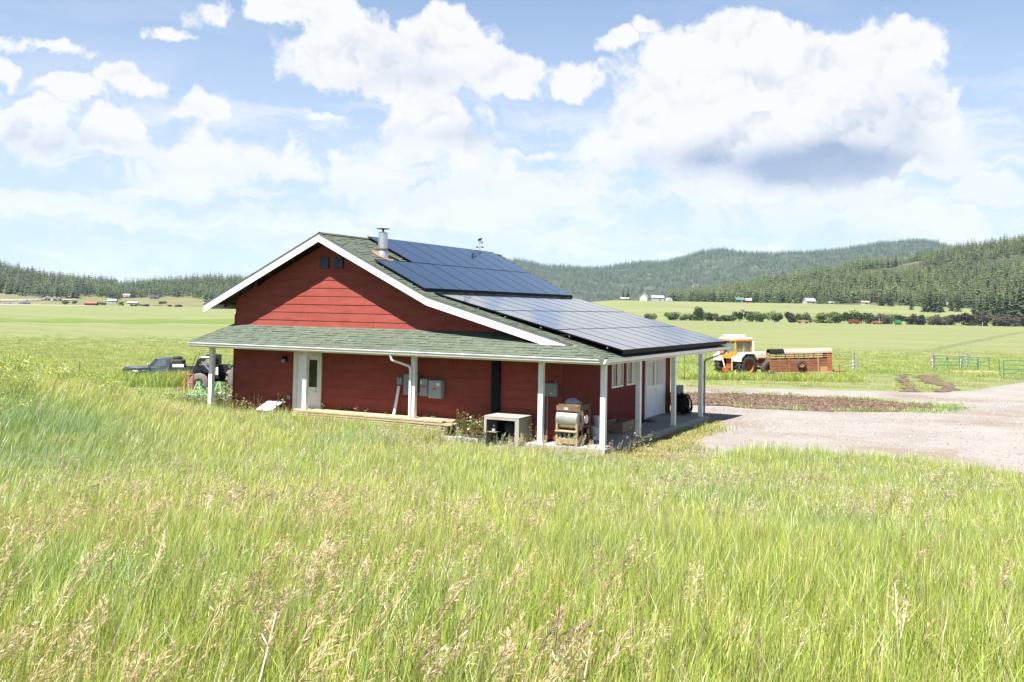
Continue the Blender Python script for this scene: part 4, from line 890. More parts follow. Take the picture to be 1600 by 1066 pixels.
kg = thing('kettle_grill', 'dark kettle grill standing inside the open cabinet', 'grill', (-2.72, -.12, -.135))
m_enam = mat('dark grey enamel', (.05,.055,.06), .25, 0, var=.2); MB().lathe([(.001, .72), (.08, .71), (.17, .66), (.215, .57), (.22, .545)], n=20).build('lid', m_enam, kg); MB().lathe([(.22, .54), (.215, .5), (.17, .40), (.06, .35), (.001, .35)], n=20).build('bowl', m_enam, kg)
for a in (0.5, 2.6, 4.7): MB().tube((.12*math.cos(a), .12*math.sin(a), .38), (.22*math.cos(a), .22*math.sin(a), 0), .012).build('leg', m_galv, kg)
MB().tube((-.05, 0, .75), (.05, 0, .75), .012).tube((-.05, 0, .71), (-.05, 0, .75), .008).tube((.05, 0, .71), (.05, 0, .75), .008).build('handle', m_black, kg)
sk = thing('storage_crate', 'dark slatted crate beside the grill in the cabinet', 'crate', (-2.44, .02, -.135))
for k in range(5): MB().box(-.1, .1, -.16, -.145, .06+k*.1, .13+k*.1).build('slat', m_grey, sk)
MB().box(-.1, .1, -.14, .15, 0, .55).build('body', m_dark, sk)
bj = thing('water_jug', 'small blue and white jug at the left in the cabinet', 'jug', (-3.17, -.36, .28)); m_blue = mat('blue plastic', (.12,.25,.50), .4); MB().lathe([(.001, 0), (.055, .005), (.055, .1), (.03, .13), (.03, .15)], n=14).build('body', m_blue, bj); MB().lathe([(.034, .15), (.034, .175), (.001, .18)], n=12).build('cap', m_whlab, bj); MB().lathe([(.056, .03), (.056, .07)], n=14).build('band', m_whlab, bj)
sh_ = tag(MB().box(-3.33, -3.02, -.50, -.2, .262, .278).build('wood_shelf', m_wood), 'short shelf board carrying the blue jug inside the cabinet', 'shelf')
# grain fanning mill
m_old = mat('old varnished wood', (.16,.095,.045), .7, 0, scale=6, col2=(.30,.20,.11), stretch=(.4,3,3), bump=.004)
m_oldl = mat('bleached old wood', (.38,.27,.15), .8, 0, scale=6, col2=(.52,.40,.26), stretch=(.4,3,3), bump=.004)
m_tin = mat('worn sheet metal', (.30,.29,.27), .36, .7, scale=5, col2=(.46,.44,.40), stretch=(.5,2,2))
fm = thing('fanning_mill', 'antique wooden grain fanning mill with curved sheet metal drum', 'mill', (-1.0, .03, .004), -.06)
for x in (-.33, .28):
    for y in (-.13, .62): MB().box(x-.03, x+.03, y-.03, y+.03, 0, 1.10 if y > 0 else .62).build('leg', m_oldl if y < 0 else m_old, fm)
MB().box(-.36, .31, .0, .66, .96, 1.13).build('hopper', m_old, fm, .006); MB().box(-.36, .31, -.13, -.101, .96, 1.1).build('hopper_front', m_old, fm)
MB().box(-.12, -.0, -.136, -.131, 1.0, 1.04).build('maker_plate', m_whlab, fm)
MB().lathe([(.001, -.36), (.27, -.36), (.27, .28), (.001, .28)], (0, .09, .71), 'x', 26).build('fan_drum', m_tin, fm, label='curved sheet metal fan housing')
MB().box(-.365, .285, -.16, .3, .40, .425).build('chute_board', m_oldl, fm).rotation_euler = (.12, 0, 0)
MB().box(-.34, .29, -.15, -.12, .06, .2).build('lower_board', m_oldl, fm)
for k in range(4): MB().box(-.28+k*.15, -.22+k*.15, -.13, .0, .2, .36).build('sieve_rib', m_grey, fm)
MB().box(-.36, .3, .02, .6, .2, .4).build('sieve_box', m_dark, fm)
for x in (.315,):
    MB().box(x, x+.025, .1, .14, .2, .98).build('side_rail', m_old, fm); MB().box(x, x+.025, .5, .54, .1, .98).build('side_rail', m_old, fm); MB().box(x, x+.022, .0, .64, .5, .54).build('side_rail', m_old, fm)
    MB().lathe([(.001, x+.03), (.12, x+.03), (.12, x+.05), (.001, x+.05)], (0, .3, .72), 'x', 18).build('pulley', m_galv, fm); MB().lathe([(.001, x+.03), (.07, x+.03), (.07, x+.05), (.001, x+.05)], (0, .42, .38), 'x', 14).build('pulley', m_rust, fm)
MB().lathe([(.001, -.40), (.05, -.40), (.05, -.37)], (0, .09, .71), 'x', 12).build('axle_cap', m_tin, fm)
cl = thing('cloth_sack', 'crumpled pale grey sack lying on top of the fanning mill', 'sack', (-1.04, .3, 1.135)); b = MB(); n = 14; m_ = 7; vs = []
for j in range(m_+1):
    for i in range(n):
        a = 2*math.pi*i/n; p = math.pi/2*j/m_; rr = math.cos(p)*(1+.18*math.sin(3*a+j)+.1*math.sin(5*a)); vs.append((.24*rr*math.cos(a), .17*rr*math.sin(a), .12*math.sin(p)*(1+.3*math.sin(2*a+1))))
b.add(vs, [(j*n+i, j*n+(i+1) % n, (j+1)*n+(i+1) % n, (j+1)*n+i) for j in range(m_) for i in range(n)], True); m_sack = mat('grey cloth', (.42,.44,.48), .85, 0, scale=8, col2=(.56,.58,.62), bump=.01, bscale=12); b.build('cloth', m_sack, cl)
# buckets, crate and odds on the side porch
def bucket(loc, label, rz=0):
    t = thing('bucket', label, 'bucket', loc, rz, 'white buckets on the porch'); m_bk = bpy.data.materials.get('white bucket plastic') or mat('white bucket plastic', (.66,.68,.70), .4)
    MB().lathe([(.001, .004), (.125, .004), (.145, .34), (.15, .345), (.15, .37), (.14, .37), (.12, .02), (.001, .02)], n=22).build('body', m_bk, t); MB().lathe([(.148, .28), (.156, .285), (.156, .295), (.148, .30)], n=22).build('rim_band', m_bk, t)
    pts = [(.15*math.cos(a), -.02, .30-.16*math.sin(a)) for a in np.linspace(0, math.pi, 9)]; MB().path([(p[0], p[1]-.145*math.sin(math.acos(max(-1, min(1, p[0]/.15)))), p[2]) for p in pts], .004, 5).build('bail_handle', m_galv, t); return t
bucket((-.80, 1.5, .004), 'front white bucket low on the porch right of the fanning mill')
bucket((-1.0, 2.15, .25), 'rear white bucket raised on a block behind the other bucket')
o = MB().box(-1.22, -.78, 1.95, 2.35, .004, .248).build('concrete_block', m_grey, None, .01); tag(o, 'grey block under the rear white bucket on the porch', 'block')
cr = thing('wooden_crate', 'low tan wooden crate on the side porch below the windows', 'crate', (-.98, 3.95, .004), .04)
for k in range(2):
    z = .02+k*.16
    for (x0, x1, y0, y1) in ((-.3, .3, -.62, -.6), (-.3, .3, .6, .62), (-.3, -.28, -.6, .6), (.28, .3, -.6, .6)): MB().box(x0, x1, y0, y1, z, z+.15).build('slat', m_oldl, cr)
for x in (-.27, .27):
    for y in (-.59, .59): MB().box(x-.02, x+.02, y-.02, y+.02, 0, .34).build('corner_post', m_old, cr)
MB().box(-.28, .28, -.6, .6, .0, .02).build('bottom', m_oldl, cr); 
o = MB().box(-.2, .2, -.3, .35, 0, .14).build('cardboard_box', m_oldl, None, .01); o.location = (-1.0, 4.1, .03); tag(o, 'brown box sitting inside the low wooden crate', 'box')
def shoe(loc, rz, label):
    t = thing('work_boot', label, 'boot', loc, rz, 'boots by the wall'); MB().prism([(-.14, 0), (.14, 0), (.15, .05), (.06, .1), (-.04, .11), (-.05, .22), (-.14, .22)], -.045, .045, 'y').build('upper', m_black, t, .02); MB().box(-.145, .155, -.05, .05, -.002, .02).build('sole', m_grey, t)
shoe((-1.1, 6.1, .006), .6, 'dark work boot nearer the windows by the side wall'); shoe((-1.08, 6.55, .006), 1.3, 'dark work boot nearer the double door by the side wall')
m_brn = mat('brown cloth', (.22,.13,.08), .9); 
for k, (x, y, lab) in enumerate(((-1.0, 6.95, 'brown rag on the porch left of the double door'),)):
    b = MB(); vs = [(.22*math.cos(a)*(1-j/4)*(1+.2*math.sin(3*a)), .3*math.sin(a)*(1-j/4), .07*math.sin(j/4*1.57)*(1+.3*math.sin(4*a))) for j in range(5) for a in [2*math.pi*i/12 for i in range(12)]]
    b.add(vs, [(j*12+i, j*12+(i+1) % 12, (j+1)*12+(i+1) % 12, (j+1)*12+i) for j in range(4) for i in range(12)], True); o = b.build('floor_rag', m_brn); o.location = (x, y, .006); tag(o, lab, 'rag')
# black hose coil and low grey cabinet at the far end
hc = thing('hose_coil', 'heap of black plastic hose coiled on the porch beyond the double door', 'hose', (-.82, 10.0, .004)); m_hose = mat('black hose plastic', (.02,.02,.022), .35, 0)
for k in range(24):
    rr = .33+rng.uniform(-.05, .05); tilt = Matrix.Rotation(rng.uniform(-.25, .25)+1.35, 3, 'Y') @ Matrix.Rotation(rng.uniform(-.3, .3), 3, 'X'); pts = [tilt @ Vector((rr*math.cos(a), rr*math.sin(a), rng.uniform(-.02, .02)))+Vector((-.28+k*.024, rng.uniform(-.04, .04), .40)) for a in np.linspace(0, 6.283, 19)]
    MB().path(pts, .03, 6).build('loop', m_hose, hc)
gc = thing('grey_cabinet', 'low blue-grey cabinet against the end of the side wall', 'cabinet', (-1.22, 10.62, .004)); m_bg = mat('blue grey paint', (.16,.19,.23), .5); MB().box(-.16, .03, .02, .9, 0, .95).build('body', m_bg, gc, .01); MB().box(.031, .045, .06, .86, .06, .9).build('door', m_bg, gc, .004); MB().tube((.07, .14, .5), (.07, .14, .65), .01).build('handle', m_galv, gc)
wj = thing('gas_cylinder', 'white gas cylinder standing beyond the hose at the end of the porch', 'cylinder', (-1.85, 13.0, Tz(-1.85, 13.0))); MB().lathe([(.001, .02), (.17, .03), (.19, .12), (.19, .78), (.15, .92), (.05, .98), (.001, .98)], n=18).build('tank', m_whlab, wj); MB().lathe([(.15, 0), (.15, .05), (.14, .05)], n=18).build('foot_ring', m_galv, wj); MB().lathe([(.09, .97), (.1, 1.12), (.09, 1.12)], n=14).build('collar', m_whlab, wj)

# ------------------------------------------------------------------ wheels
m_tyre = mat('dusty tyre rubber', (.055,.052,.050), .85, 0, scale=6, col2=(.10,.095,.09)); m_tyreg = mat('dusty grey tyre rubber', (.20,.185,.175), .9, 0, scale=6, col2=(.28,.26,.245)); m_rimc = mat('cream wheel rim', (.52,.42,.25), .55, 0, scale=6, col2=(.62,.52,.34)); m_rimo = mat('faded orange rim', (.42,.13,.05), .6, 0, scale=6, col2=(.50,.20,.10))
def wheel(parent, c, r, w, tyre, rim, lugs=0, rimr=.55, side=1):
    c = Vector(c); b = MB(); h = w/2; e = r*.12
    b.lathe([(r*rimr, -h), (r*.80, -h*1.02), (r-e*.4, -h*.82), (r, -h*.5), (r, h*.5), (r-e*.4, h*.82), (r*.80, h*1.02), (r*rimr, h), (r*rimr, -h)], (0, 0, 0), 'y', 30)
    if lugs:
        for k in range(lugs):
            for s in (-1, 1):
                a = 2*math.pi*(k+(.5 if s > 0 else 0))/lugs; m = Matrix.Rotation(-a, 4, 'Y') @ Matrix.Translation((0, s*h*.48, r+.012*r)) @ Matrix.Rotation(s*.7, 4, 'Z'); b.box(-r*.045, r*.045, -h*.62, h*.62, -r*.05, r*.045, m)
    t = b.build('wheel', tyre, parent); t.location = c
    q = MB().lathe([(r*rimr, -h*.9), (r*rimr*.93, -h*.55), (r*rimr*.8, -h*.2), (r*.2, -h*.25), (r*.16, -h*.5), (.001, -h*.5)], (0, 0, 0), 'y', 24); q.lathe([(r*rimr, h*.9), (r*rimr*.93, h*.55), (r*rimr*.8, h*.2), (r*.2, h*.25), (r*.16, h*.5), (.001, h*.5)], (0, 0, 0), 'y', 24)
    for k in range(6): a = 2*math.pi*k/6; q.tube((math.cos(a)*r*.3, -h*.35, math.sin(a)*r*.3), (math.cos(a)*r*.3, h*.35, math.sin(a)*r*.3), r*.03, n=6)
    q.build('rim', rim, t); return t
def head(v): return math.atan2(v[1], v[0])

# ------------------------------------------------------------------ dark pickup truck
m_nv = mat('dark blue truck paint', (.030,.038,.062), .35, 0, scale=3, col2=(.055,.065,.095), spec=.5); m_nv2 = mat('sun-faded blue door paint', (.075,.10,.16), .4, 0, scale=3, col2=(.10,.13,.19)); m_chr = mat('dull chrome', (.62,.62,.62), .25, .9); m_tglass = mat('tinted glass', (.10,.14,.13), .05, 0, spec=.7)
hd = -RT*math.cos(.14)-FW*math.sin(.14)
fx, fy = xy(66, (243-800)/1545*66)
tk = thing('pickup_truck', 'dark blue pickup truck parked in tall grass left of the barn', 'pickup truck', (fx, fy, Tz(fx, fy)), head(hd)); tk.scale = (.94, .94, .94)
# local x forward (nose at +1.75), y left
def side(pts, w0, w1): return MB().prism(pts, w0, w1, 'y')
body = MB(); HW = .97
body.prism([(-3.55, .52), (-3.55, 1.18), (-1.50, 1.18), (-1.50, 1.20), (.02, 1.20), (.05, 1.16), (1.70, 1.10), (1.80, 1.02), (1.80, .55), (1.42, .55), (1.32, .78), (1.05, .92), (.75, .92), (.48, .78), (.38, .48), (-1.78, .48), (-1.88, .78), (-2.15, .92), (-2.45, .92), (-2.72, .78), (-2.82, .52)], -HW, HW, 'y'); bd_ = body.build('body', m_nv, tk, .03)
def cabp(pts, y0, y1, inset):
    n = len(pts); zm = max(p[1] for p in pts); zl = min(p[1] for p in pts); f = lambda p, s: (p[0], s*(y1-inset*(p[1]-zl)/(zm-zl)), p[1]); b = MB(); b.add([f(p, -1) for p in pts]+[f(p, 1) for p in pts], [tuple(range(n)), tuple(range(n, 2*n))[::-1]]+[(i, (i+1) % n, n+(i+1) % n, n+i) for i in range(n)]); return b
cabp([(-1.42, 1.20), (-1.36, 1.76), (-1.25, 1.82), (-.50, 1.82), (-.40, 1.79), (.10, 1.20)], 0, .95, .16).build('cab', m_nv, tk, .02)
for s in (1, -1):
    # glass a little proud of the cab side, following its lean
    def sd(x, z, o=.012): return (x, s*(.95-.16*(z-1.20)/.62+o), z)
    MB().add([sd(-1.14, 1.25), sd(-.30, 1.25), sd(-.62, 1.72), sd(-1.12, 1.72)], [(0, 1, 2, 3)]).build('side_window', m_tglass, tk)
    dr = MB().add([(-1.22, s*(HW+.004), .55), (.04, s*(HW+.004), .55), (.04, s*(HW+.004), 1.17), (-1.22, s*(HW+.004), 1.18), (-1.22, s*(HW-.03), .55), (.04, s*(HW-.03), .55), (.04, s*(HW-.03), 1.17), (-1.22, s*(HW-.03), 1.18)], [(0,1,2,3), (4,5,6,7), (0,1,5,4), (1,2,6,5), (2,3,7,6), (3,0,4,7)]).build('door', m_nv2, tk, label='faded blue door'); MB().box(-1.1, -.95, min(s*HW, s*(HW+.03)), max(s*HW, s*(HW+.03)), 1.02, 1.06).build('handle', m_chr, dr)
    mr_ = MB().tube((.0, s*.9, 1.24), (.02, s*1.12, 1.27), .014).build('mirror', m_chr, tk); MB().box(-.02, .04, min(s*1.06, s*1.24), max(s*1.06, s*1.24), 1.25, 1.45).build('mirror_head', m_chr, mr_, .015)
    MB().box(-1.78, .38, min(s*HW, s*(HW+.012)), max(s*HW, s*(HW+.012)), .485, .53).build('sill_trim', m_chr, tk)
    pts = [(.40, .55), (.49, .79), (.76, .93), (1.05, .93), (1.32, .79), (1.43, .56)]; MB().path([(p[0], s*(HW+.006), p[1]) for p in pts], .018, 6).build('wheel_arch_trim', m_chr, tk)
    MB().box(.18, .5, min(s*HW, s*(HW+.008)), max(s*HW, s*(HW+.008)), .93, .98).build('name_badge', m_chr, tk)
    MB().box(1.70, 1.83, s*.62-.14, s*.62+.14, .78, 1.0).build('headlight', m_chr, tk, .02)
    wheel(tk, (.90, s*.80, .38), .38, .25, m_tyre, m_chr); wheel(tk, (-2.30, s*.80, .38), .38, .25, m_tyre, m_chr)
def wsd(x, y, z): return (x, y, z)
MB().add([(.075, -.88, 1.245), (.075, .88, 1.245), (-.335, .76, 1.755), (-.335, -.76, 1.755)], [(0, 1, 2, 3)]).build('windscreen', m_tglass, tk)
MB().add([(-1.402, .8, 1.28), (-1.402, -.8, 1.28), (-1.372, -.72, 1.7), (-1.372, .72, 1.7)], [(0, 1, 2, 3)]).build('rear_window', m_tglass, tk)
MB().box(1.80, 1.92, -.98, .98, .50, .68).build('bumper', m_chr, tk, .03); MB().box(1.79, 1.82, -.45, .45, .76, 1.02).build('grille', m_black, tk)
MB().box(-3.5, -1.52, -.85, .85, 1.179, 1.185).build('bed_floor', m_dark, tk)
MB().box(.10, 1.70, -.80, .80, 1.12, 1.175).build('hood', m_nv, tk, .02)
TM = tk.matrix_basis
def tyre_thing(loc, rz, label, r=.36, w=.24):
    p = tk.matrix_world.copy(); q = Matrix.Translation(tk.location) @ Matrix.Rotation(tk.rotation_euler.z, 4, 'Z') @ (Vector(loc)*.94)
    t = thing('spare_tyre', label, 'tyre', q, rz, 'tyres in the truck bed'); MB().lathe([(r*.55, 0), (r*.85, -.01), (r, w*.25), (r, w*.75), (r*.85, w+.01), (r*.55, w), (r*.55, 0)], n=24).build('tread', m_tyre, t); MB().lathe([(r*.55, w*.2), (r*.45, w*.4), (r*.1, w*.4)], n=18).build('rim', m_tyre, t); return t
tyre_thing((-1.95, .35, 1.19), .2, 'bottom tyre of the stack in the pickup bed', .42); tyre_thing((-1.92, .32, 1.46), .7, 'middle tyre of the stack in the pickup bed', .41); tyre_thing((-1.80, .34, 1.73), 1.1, 'top smaller tyre of the stack in the pickup bed', .30, .18)
q = Matrix.Translation(tk.location) @ Matrix.Rotation(tk.rotation_euler.z, 4, 'Z') @ (Vector((-1.95, .86, 1.19))*.94); o = MB().box(-.36, .36, -.06, .06, 0, .17).build('white_box', m_whlab, None, .02); o.location = q; o.rotation_euler = (0, 0, tk.rotation_euler.z); tag(o, 'flat white box at the near side of the pickup bed', 'box')

# ------------------------------------------------------------------ loader tractor
m_lblk = mat('black loader paint', (.022,.024,.028), .4, 0, scale=5, col2=(.05,.052,.058)); m_jgreen = mat('green tractor paint', (.055,.24,.075), .4, 0, scale=4, col2=(.085,.30,.10)); m_mgreen = mat('sun-bleached green paint', (.16,.36,.17), .55, 0, scale=5, col2=(.26,.46,.26))
hx, hy_ = xy(54, (320-800)/1545*54)
hd2 = -RT*math.cos(.16)-FW*math.sin(.16)
ox, oy = hx-hd2.x*.95, hy_-hd2.y*.95
lt = thing('loader_tractor', 'green farm tractor with black front loader, half hidden by the barn corner', 'tractor', (ox, oy, Tz(ox, oy)), head(hd2))
for s in (1, -1):
    wheel(lt, (.95, s*.78, .52), .52, .36, m_tyreg, m_rimc, 0, .5); wheel(lt, (-1.35, s*.88, .84), .84, .48, m_tyreg, m_rimc, 16, .58)
    MB().prism([(-.05, .75), (.25, .75), (.22, 2.0), (-.02, 2.0)], s*.52-.06, s*.52+.06, 'y').build('loader_mast', m_lblk, lt, .01)
    MB().prism([(.0, 1.82), (.1, 2.02), (.78, 1.98), (1.06, 1.76), (1.5, .72), (1.34, .66), (.94, 1.58), (.72, 1.80)], s*.66-.05, s*.66+.05, 'y').build('loader_arm', m_lblk, lt, .01)
    MB().tube((.2, s*.66, .95), (.86, s*.66, 1.66), .045).tube((.2, s*.66, .95), (.55, s*.66, 1.33), .06).build('hydraulic_cylinder', m_chr, lt)
    MB().box(.3, .9, min(s*.722, s*.712), max(s*.722, s*.712), 1.86, 1.94).build('decal', m_whlab, lt); MB().box(.0, .12, min(s*.59, s*.583), max(s*.59, s*.583), .95, 1.35).build('decal', m_whlab, lt)
    MB().tube((1.5, s*.5, .85), (1.15, s*.62, 2.05), .014).build('hose', m_black, lt)
    MB().prism([(-2.25, 1.35), (-2.0, 1.72), (-1.2, 1.80), (-.55, 1.45), (-.62, 1.38), (-1.2, 1.70), (-1.95, 1.62), (-2.15, 1.32)], s*.88-.24, s*.88+.24, 'y').build('fender', m_jgreen, lt, .01)
MB().box(-.55, 1.15, -.30, .30, 1.0, 1.5).build('hood', m_lblk, lt, .05); MB().box(-.6, 1.2, -.26, .26, .55, 1.0).build('engine_block', m_dark, lt); MB().box(1.15, 1.2, -.26, .26, 1.05, 1.55).build('grille', m_black, lt)
MB().box(-2.0, -.6, -.3, .3, .6, 1.1).build('transmission', m_jgreen, lt, .03); MB().box(.85, 1.05, -.75, .75, .45, .6).build('front_axle', m_lblk, lt)
MB().box(-1.55, -1.1, -.25, .25, 1.15, 1.3).box(-1.62, -1.5, -.25, .25, 1.3, 1.7).build('operator_seat', m_black, lt, .03)
MB().tube((.4, .1, 1.6), (.4, .1, 2.2), .035).build('exhaust', m_black, lt)
MB().path([(-1.9, .55, 1.7), (-1.9, .5, 2.35), (-1.9, -.5, 2.35), (-1.9, -.55, 1.7)], .035).build('roll_bar', m_jgreen, lt); MB().box(-2.0, -.75, -.62, .62, 2.34, 2.40).build('canopy', m_jgreen, lt, .02); MB().path([(-.85, .5, 1.5), (-.85, .5, 2.34)], .025).path([(-.85, -.5, 1.5), (-.85, -.5, 2.34)], .025).build('canopy_post', m_jgreen, lt)
MB().tube((1.4, -.75, .72), (1.4, .75, .72), .05).build('cross_tube', m_lblk, lt)
# red bale fork
rx_, ry_ = xy(52.2, (302-800)/1545*52.2)
rf = thing('bale_fork', 'red tubular bale fork frame beside the tractor front wheel', 'implement', (rx_, ry_, Tz(rx_, ry_)), head(RT)); m_rp = mat('red implement paint', (.42,.06,.035), .5, 0, scale=5, col2=(.62,.13,.08))
for x in (-.22, .16): MB().tube((x, 0, .02), (x+.03, .02, 1.05), .035).build('upright', m_rp, rf)
MB().tube((-.22, 0, .95), (.19, 0, .95), .03).tube((-.22, 0, .5), (.17, 0, .52), .025).tube((-.25, 0, .12), (.2, 0, .12), .03).build('cross_bar', m_rp, rf)
for x in (-.2, .1): MB().tube((x, -.03, .12), (x+.25, -1.0, .06), .025, .008).build('tine', m_lblk, rf)
# green rotary mower
mx_, my_ = xy(41, (334-800)/1545*41)
mo = thing('rotary_mower', 'bleached green rotary mower deck lying in weeds behind the corner post', 'mower', (mx_, my_, Tz(mx_, my_)), head(RT)+.1)
MB().prism([(-.95, .18), (-1.0, .28), (-.85, .42), (.85, .42), (1.0, .28), (.95, .18)], -.55, .6, 'y').build('deck', m_mgreen, mo, .02)
for x in (-.45, .38): MB().tube((x-.16, -.3, .42), (x-.03, -.1, .86), .04).tube((x+.16, -.3, .42), (x+.03, -.1, .86), .04).tube((x, -.1, .86), (x+.3, .55, .45), .04).box(x-.09, x+.09, -.13, -.07, .82, .92).build('hitch_frame', m_mgreen, mo)
MB().box(-.15, .15, -.1, .2, .42, .65).build('gearbox', m_jgreen, mo, .03); MB().tube((0, .2, .55), (0, .9, .6), .05).build('drive_shaft', m_black, mo); MB().box(.3, .62, -.3, .1, .425, .46).build('plate', m_whlab, mo)
for s in (-1, 1): MB().lathe([(.001, -.05), (.16, -.05), (.17, 0), (.16, .05), (.001, .05)], (s*.85, -.75, .17), 'x', 16).build('gauge_wheel', m_tyre, mo); MB().tube((s*.85, -.75, .17), (s*.7, -.5, .4), .03).build('wheel_arm', m_mgreen, mo)

# ------------------------------------------------------------------ orange tractor
m_or = mat('orange tractor paint', (.60,.17,.022), .45, 0, scale=4, col2=(.66,.24,.05)); m_cr = mat('cream fender paint', (.72,.66,.52), .5, 0, scale=4, col2=(.80,.75,.63)); m_ored = mat('rusty orange castings', (.38,.09,.03), .6, 0, scale=6, col2=(.48,.15,.06))
m_cglass = mat('green tinted cab glass', (.16,.26,.19), .08, 0, spec=.6)
px, py = xy(79.8, (1151-800)/1545*79.8); hd3 = RT*.82+FW*.572
ot = thing('orange_tractor', 'orange and cream cab tractor parked facing the open field', 'tractor', (px, py, Tz(px, py)-.05), head(hd3)); ot.scale = (1.05, 1.05, 1.05)
for s in (1, -1):
    wheel(ot, (0, s*1.08, .90), .90, .58, m_tyre, m_ored, 18, .55); wheel(ot, (2.65, s*.85, .62), .62, .4, m_tyre, m_rimo, 0, .55)
    MB().prism([(-.98, 1.25), (-1.0, 1.55), (-.45, 1.92), (.55, 1.92), (.95, 1.42), (.90, 1.38), (.50, 1.82), (-.42, 1.82), (-.85, 1.5), (-.88, 1.25)], s*1.0-.40, s*1.0+.40, 'y').build('fender', m_cr, ot, .01)
    MB().tube((-.95, s*.5, 1.5), (-.75, s*.35, .55), .05).build('lift_arm', m_cr, ot)
    for x in (-.85, .0, .85): MB().box(x-.06, x+.06, s*.76-.05, s*.76+.05, 1.55, 2.86).build('cab_pillar', m_or, ot, .01)
    for x0, x1 in ((-.79, -.06), (.06, .79)): MB().box(x0, x1, s*.77-.008, s*.77+.008, 1.95, 2.78).build('cab_window', m_cglass, ot)
    MB().box(-.85, .85, s*.76-.055, s*.76+.055, 1.5, 1.95).build('cab_panel', m_or, ot)
    MB().box(-.90, -.84, s*.3-.1, s*.3+.1, 2.66, 2.78).build('work_light', m_chr, ot, .02)
    MB().box(.9, 3.05, s*.36-.02, s*.36+.02, 1.46, 1.60).build('hood_stripe', m_cr, ot)
MB().box(-.86, -.84, -.70, .70, 1.95, 2.78).build('rear_window', m_cglass, ot); MB().box(.84, .86, -.70, .70, 1.80, 2.78).build('windscreen', m_cglass, ot)
MB().box(-.9, .9, -.05, .05, 2.0, 2.05).build('cab_rail', m_dark, ot); MB().box(-.25, .1, -.3, .3, 1.5, 2.3).build('operator_seat', m_dark, ot, .04)
MB().box(-.9, -.82, -.70, .70, 1.45, 1.95).build('rear_panel', m_or, ot)
MB().box(-.95, .95, -.86, .86, 2.86, 3.02).build('cab_roof', m_cr, ot, .05); MB().box(-.85, .55, -.55, .55, 3.02, 3.22).build('air_conditioner', m_door, ot, .05); MB().box(-.95, .95, -.88, .88, 2.78, 2.86).build('roof_band', m_or, ot)
MB().box(.9, 3.1, -.34, .34, 1.60, 1.90).build('hood', m_cr, ot, .06); MB().box(.9, 3.0, -.30, .30, .85, 1.60).build('engine_block', m_ored, ot, .04); MB().box(3.0, 3.12, -.34, .34, .75, 1.62).build('grille', m_cr, ot, .02)
MB().tube((2.1, .1, 1.9), (2.1, .1, 2.65), .06).lathe([(.09, 2.63), (.09, 2.7), (.001, 2.72)], (2.1, .1, 0), n=12).build('exhaust', m_cr, ot)
MB().box(-.7, 1.0, -.35, .35, .6, 1.4).build('rear_axle_housing', m_ored, ot, .05); MB().tube((0, -1.0, .9), (0, 1.0, .9), .13).build('axle', m_ored, ot); MB().tube((2.65, -.8, .62), (2.65, .8, .62), .09).build('front_axle', m_ored, ot)
MB().box(-1.15, -.7, -.3, .3, .45, .75).build('drawbar', m_ored, ot)

# ------------------------------------------------------------------ rusty stock trailer
m_rs = mat('rusty red trailer paint', (.30,.095,.045), .75, 0, scale=3, col2=(.44,.17,.085)); m_rs2 = mat('bleached trailer roof', (.50,.24,.17), .6, 0, scale=1.8, col2=(.57,.42,.36), stretch=(.5,1,2)); m_rs3 = mat('pale rusty tube', (.50,.26,.17), .7, 0, scale=5, col2=(.58,.36,.26)); m_pw = mat('weathered trailer planks', (.19,.075,.04), .85, 0, scale=4, col2=(.36,.17,.09), stretch=(.4,2,3)); m_tan = mat('tan plywood', (.46,.23,.09), .8, 0, scale=4, col2=(.54,.30,.14))
qx, qy = xy(79.6, (1251-800)/1545*79.6)
st = thing('stock_trailer', 'rusty red slatted stock trailer with spare tyre on its side', 'trailer', (qx, qy, Tz(qx, qy)), head(RT*.99-FW*.12)); st.rotation_euler = (0, -.045, st.rotation_euler.z)
TL, TW = 2.4, .9; Z0, Z1, Z2 = .58, 1.62, 2.02
for s in (-1, 1):
    for k in range(7):
        x = -TL+k*(2*TL-.35)/6.0; MB().box(x-.035, x+.035, s*TW-.04, s*TW+.04, Z0-.08, Z2).build('upright', m_rs3 if k in (5,) else m_rs, st)
    for k in range(5):
        z = Z0+.01+k*.195; MB().box(-TL, TL-.36, s*TW-.018, s*TW+.018, z, z+.165).build('plank', m_pw, st)
    for z in (1.68, 1.83): MB().tube((-TL, s*TW, z), (TL-.36, s*TW, z), .022).build('side_rail', m_rs3, st)
    MB().box(-TL, TL, s*TW-.05, s*TW+.05, Z0-.13, Z0-.04).build('floor_rail', m_rs3, st)
    for x in (-.55, .35): wheel(st, (x, s*.72, .33), .33, .22, m_tyre, m_rs)
MB().box(TL-.34, TL, -TW-.01, TW+.01, Z0-.1, Z2).build('nose', m_rs, st, .04)
MB().box(TL-.95, TL-.35, -TW-.03, -TW-.021, Z0-.08, Z0+.35).build('patch_panel', m_tan, st, label='tan plywood patch')
prof = [(-TW-.06, Z2-.02), (-TW-.03, Z2+.12), (-TW+.2, Z2+.27), (0, Z2+.32), (TW-.2, Z2+.27), (TW+.03, Z2+.12), (TW+.06, Z2-.02)]
def roofseg(x0, x1, th=.025):
    n = len(prof); vs = [(x0, p[0], p[1]) for p in prof]+[(x1, p[0], p[1]) for p in prof]+[(x0, p[0]*.97, p[1]-th) for p in prof]+[(x1, p[0]*.97, p[1]-th) for p in prof]
    return MB().add(vs, [(i, i+1, n+i+1, n+i) for i in range(n-1)]+[(2*n+i, 3*n+i, 3*n+i+1, 2*n+i+1) for i in range(n-1)]+[(i, 2*n+i, 2*n+i+1, i+1) for i in range(n-1)]+[(n+i, n+i+1, 3*n+i+1, 3*n+i) for i in range(n-1)], True)
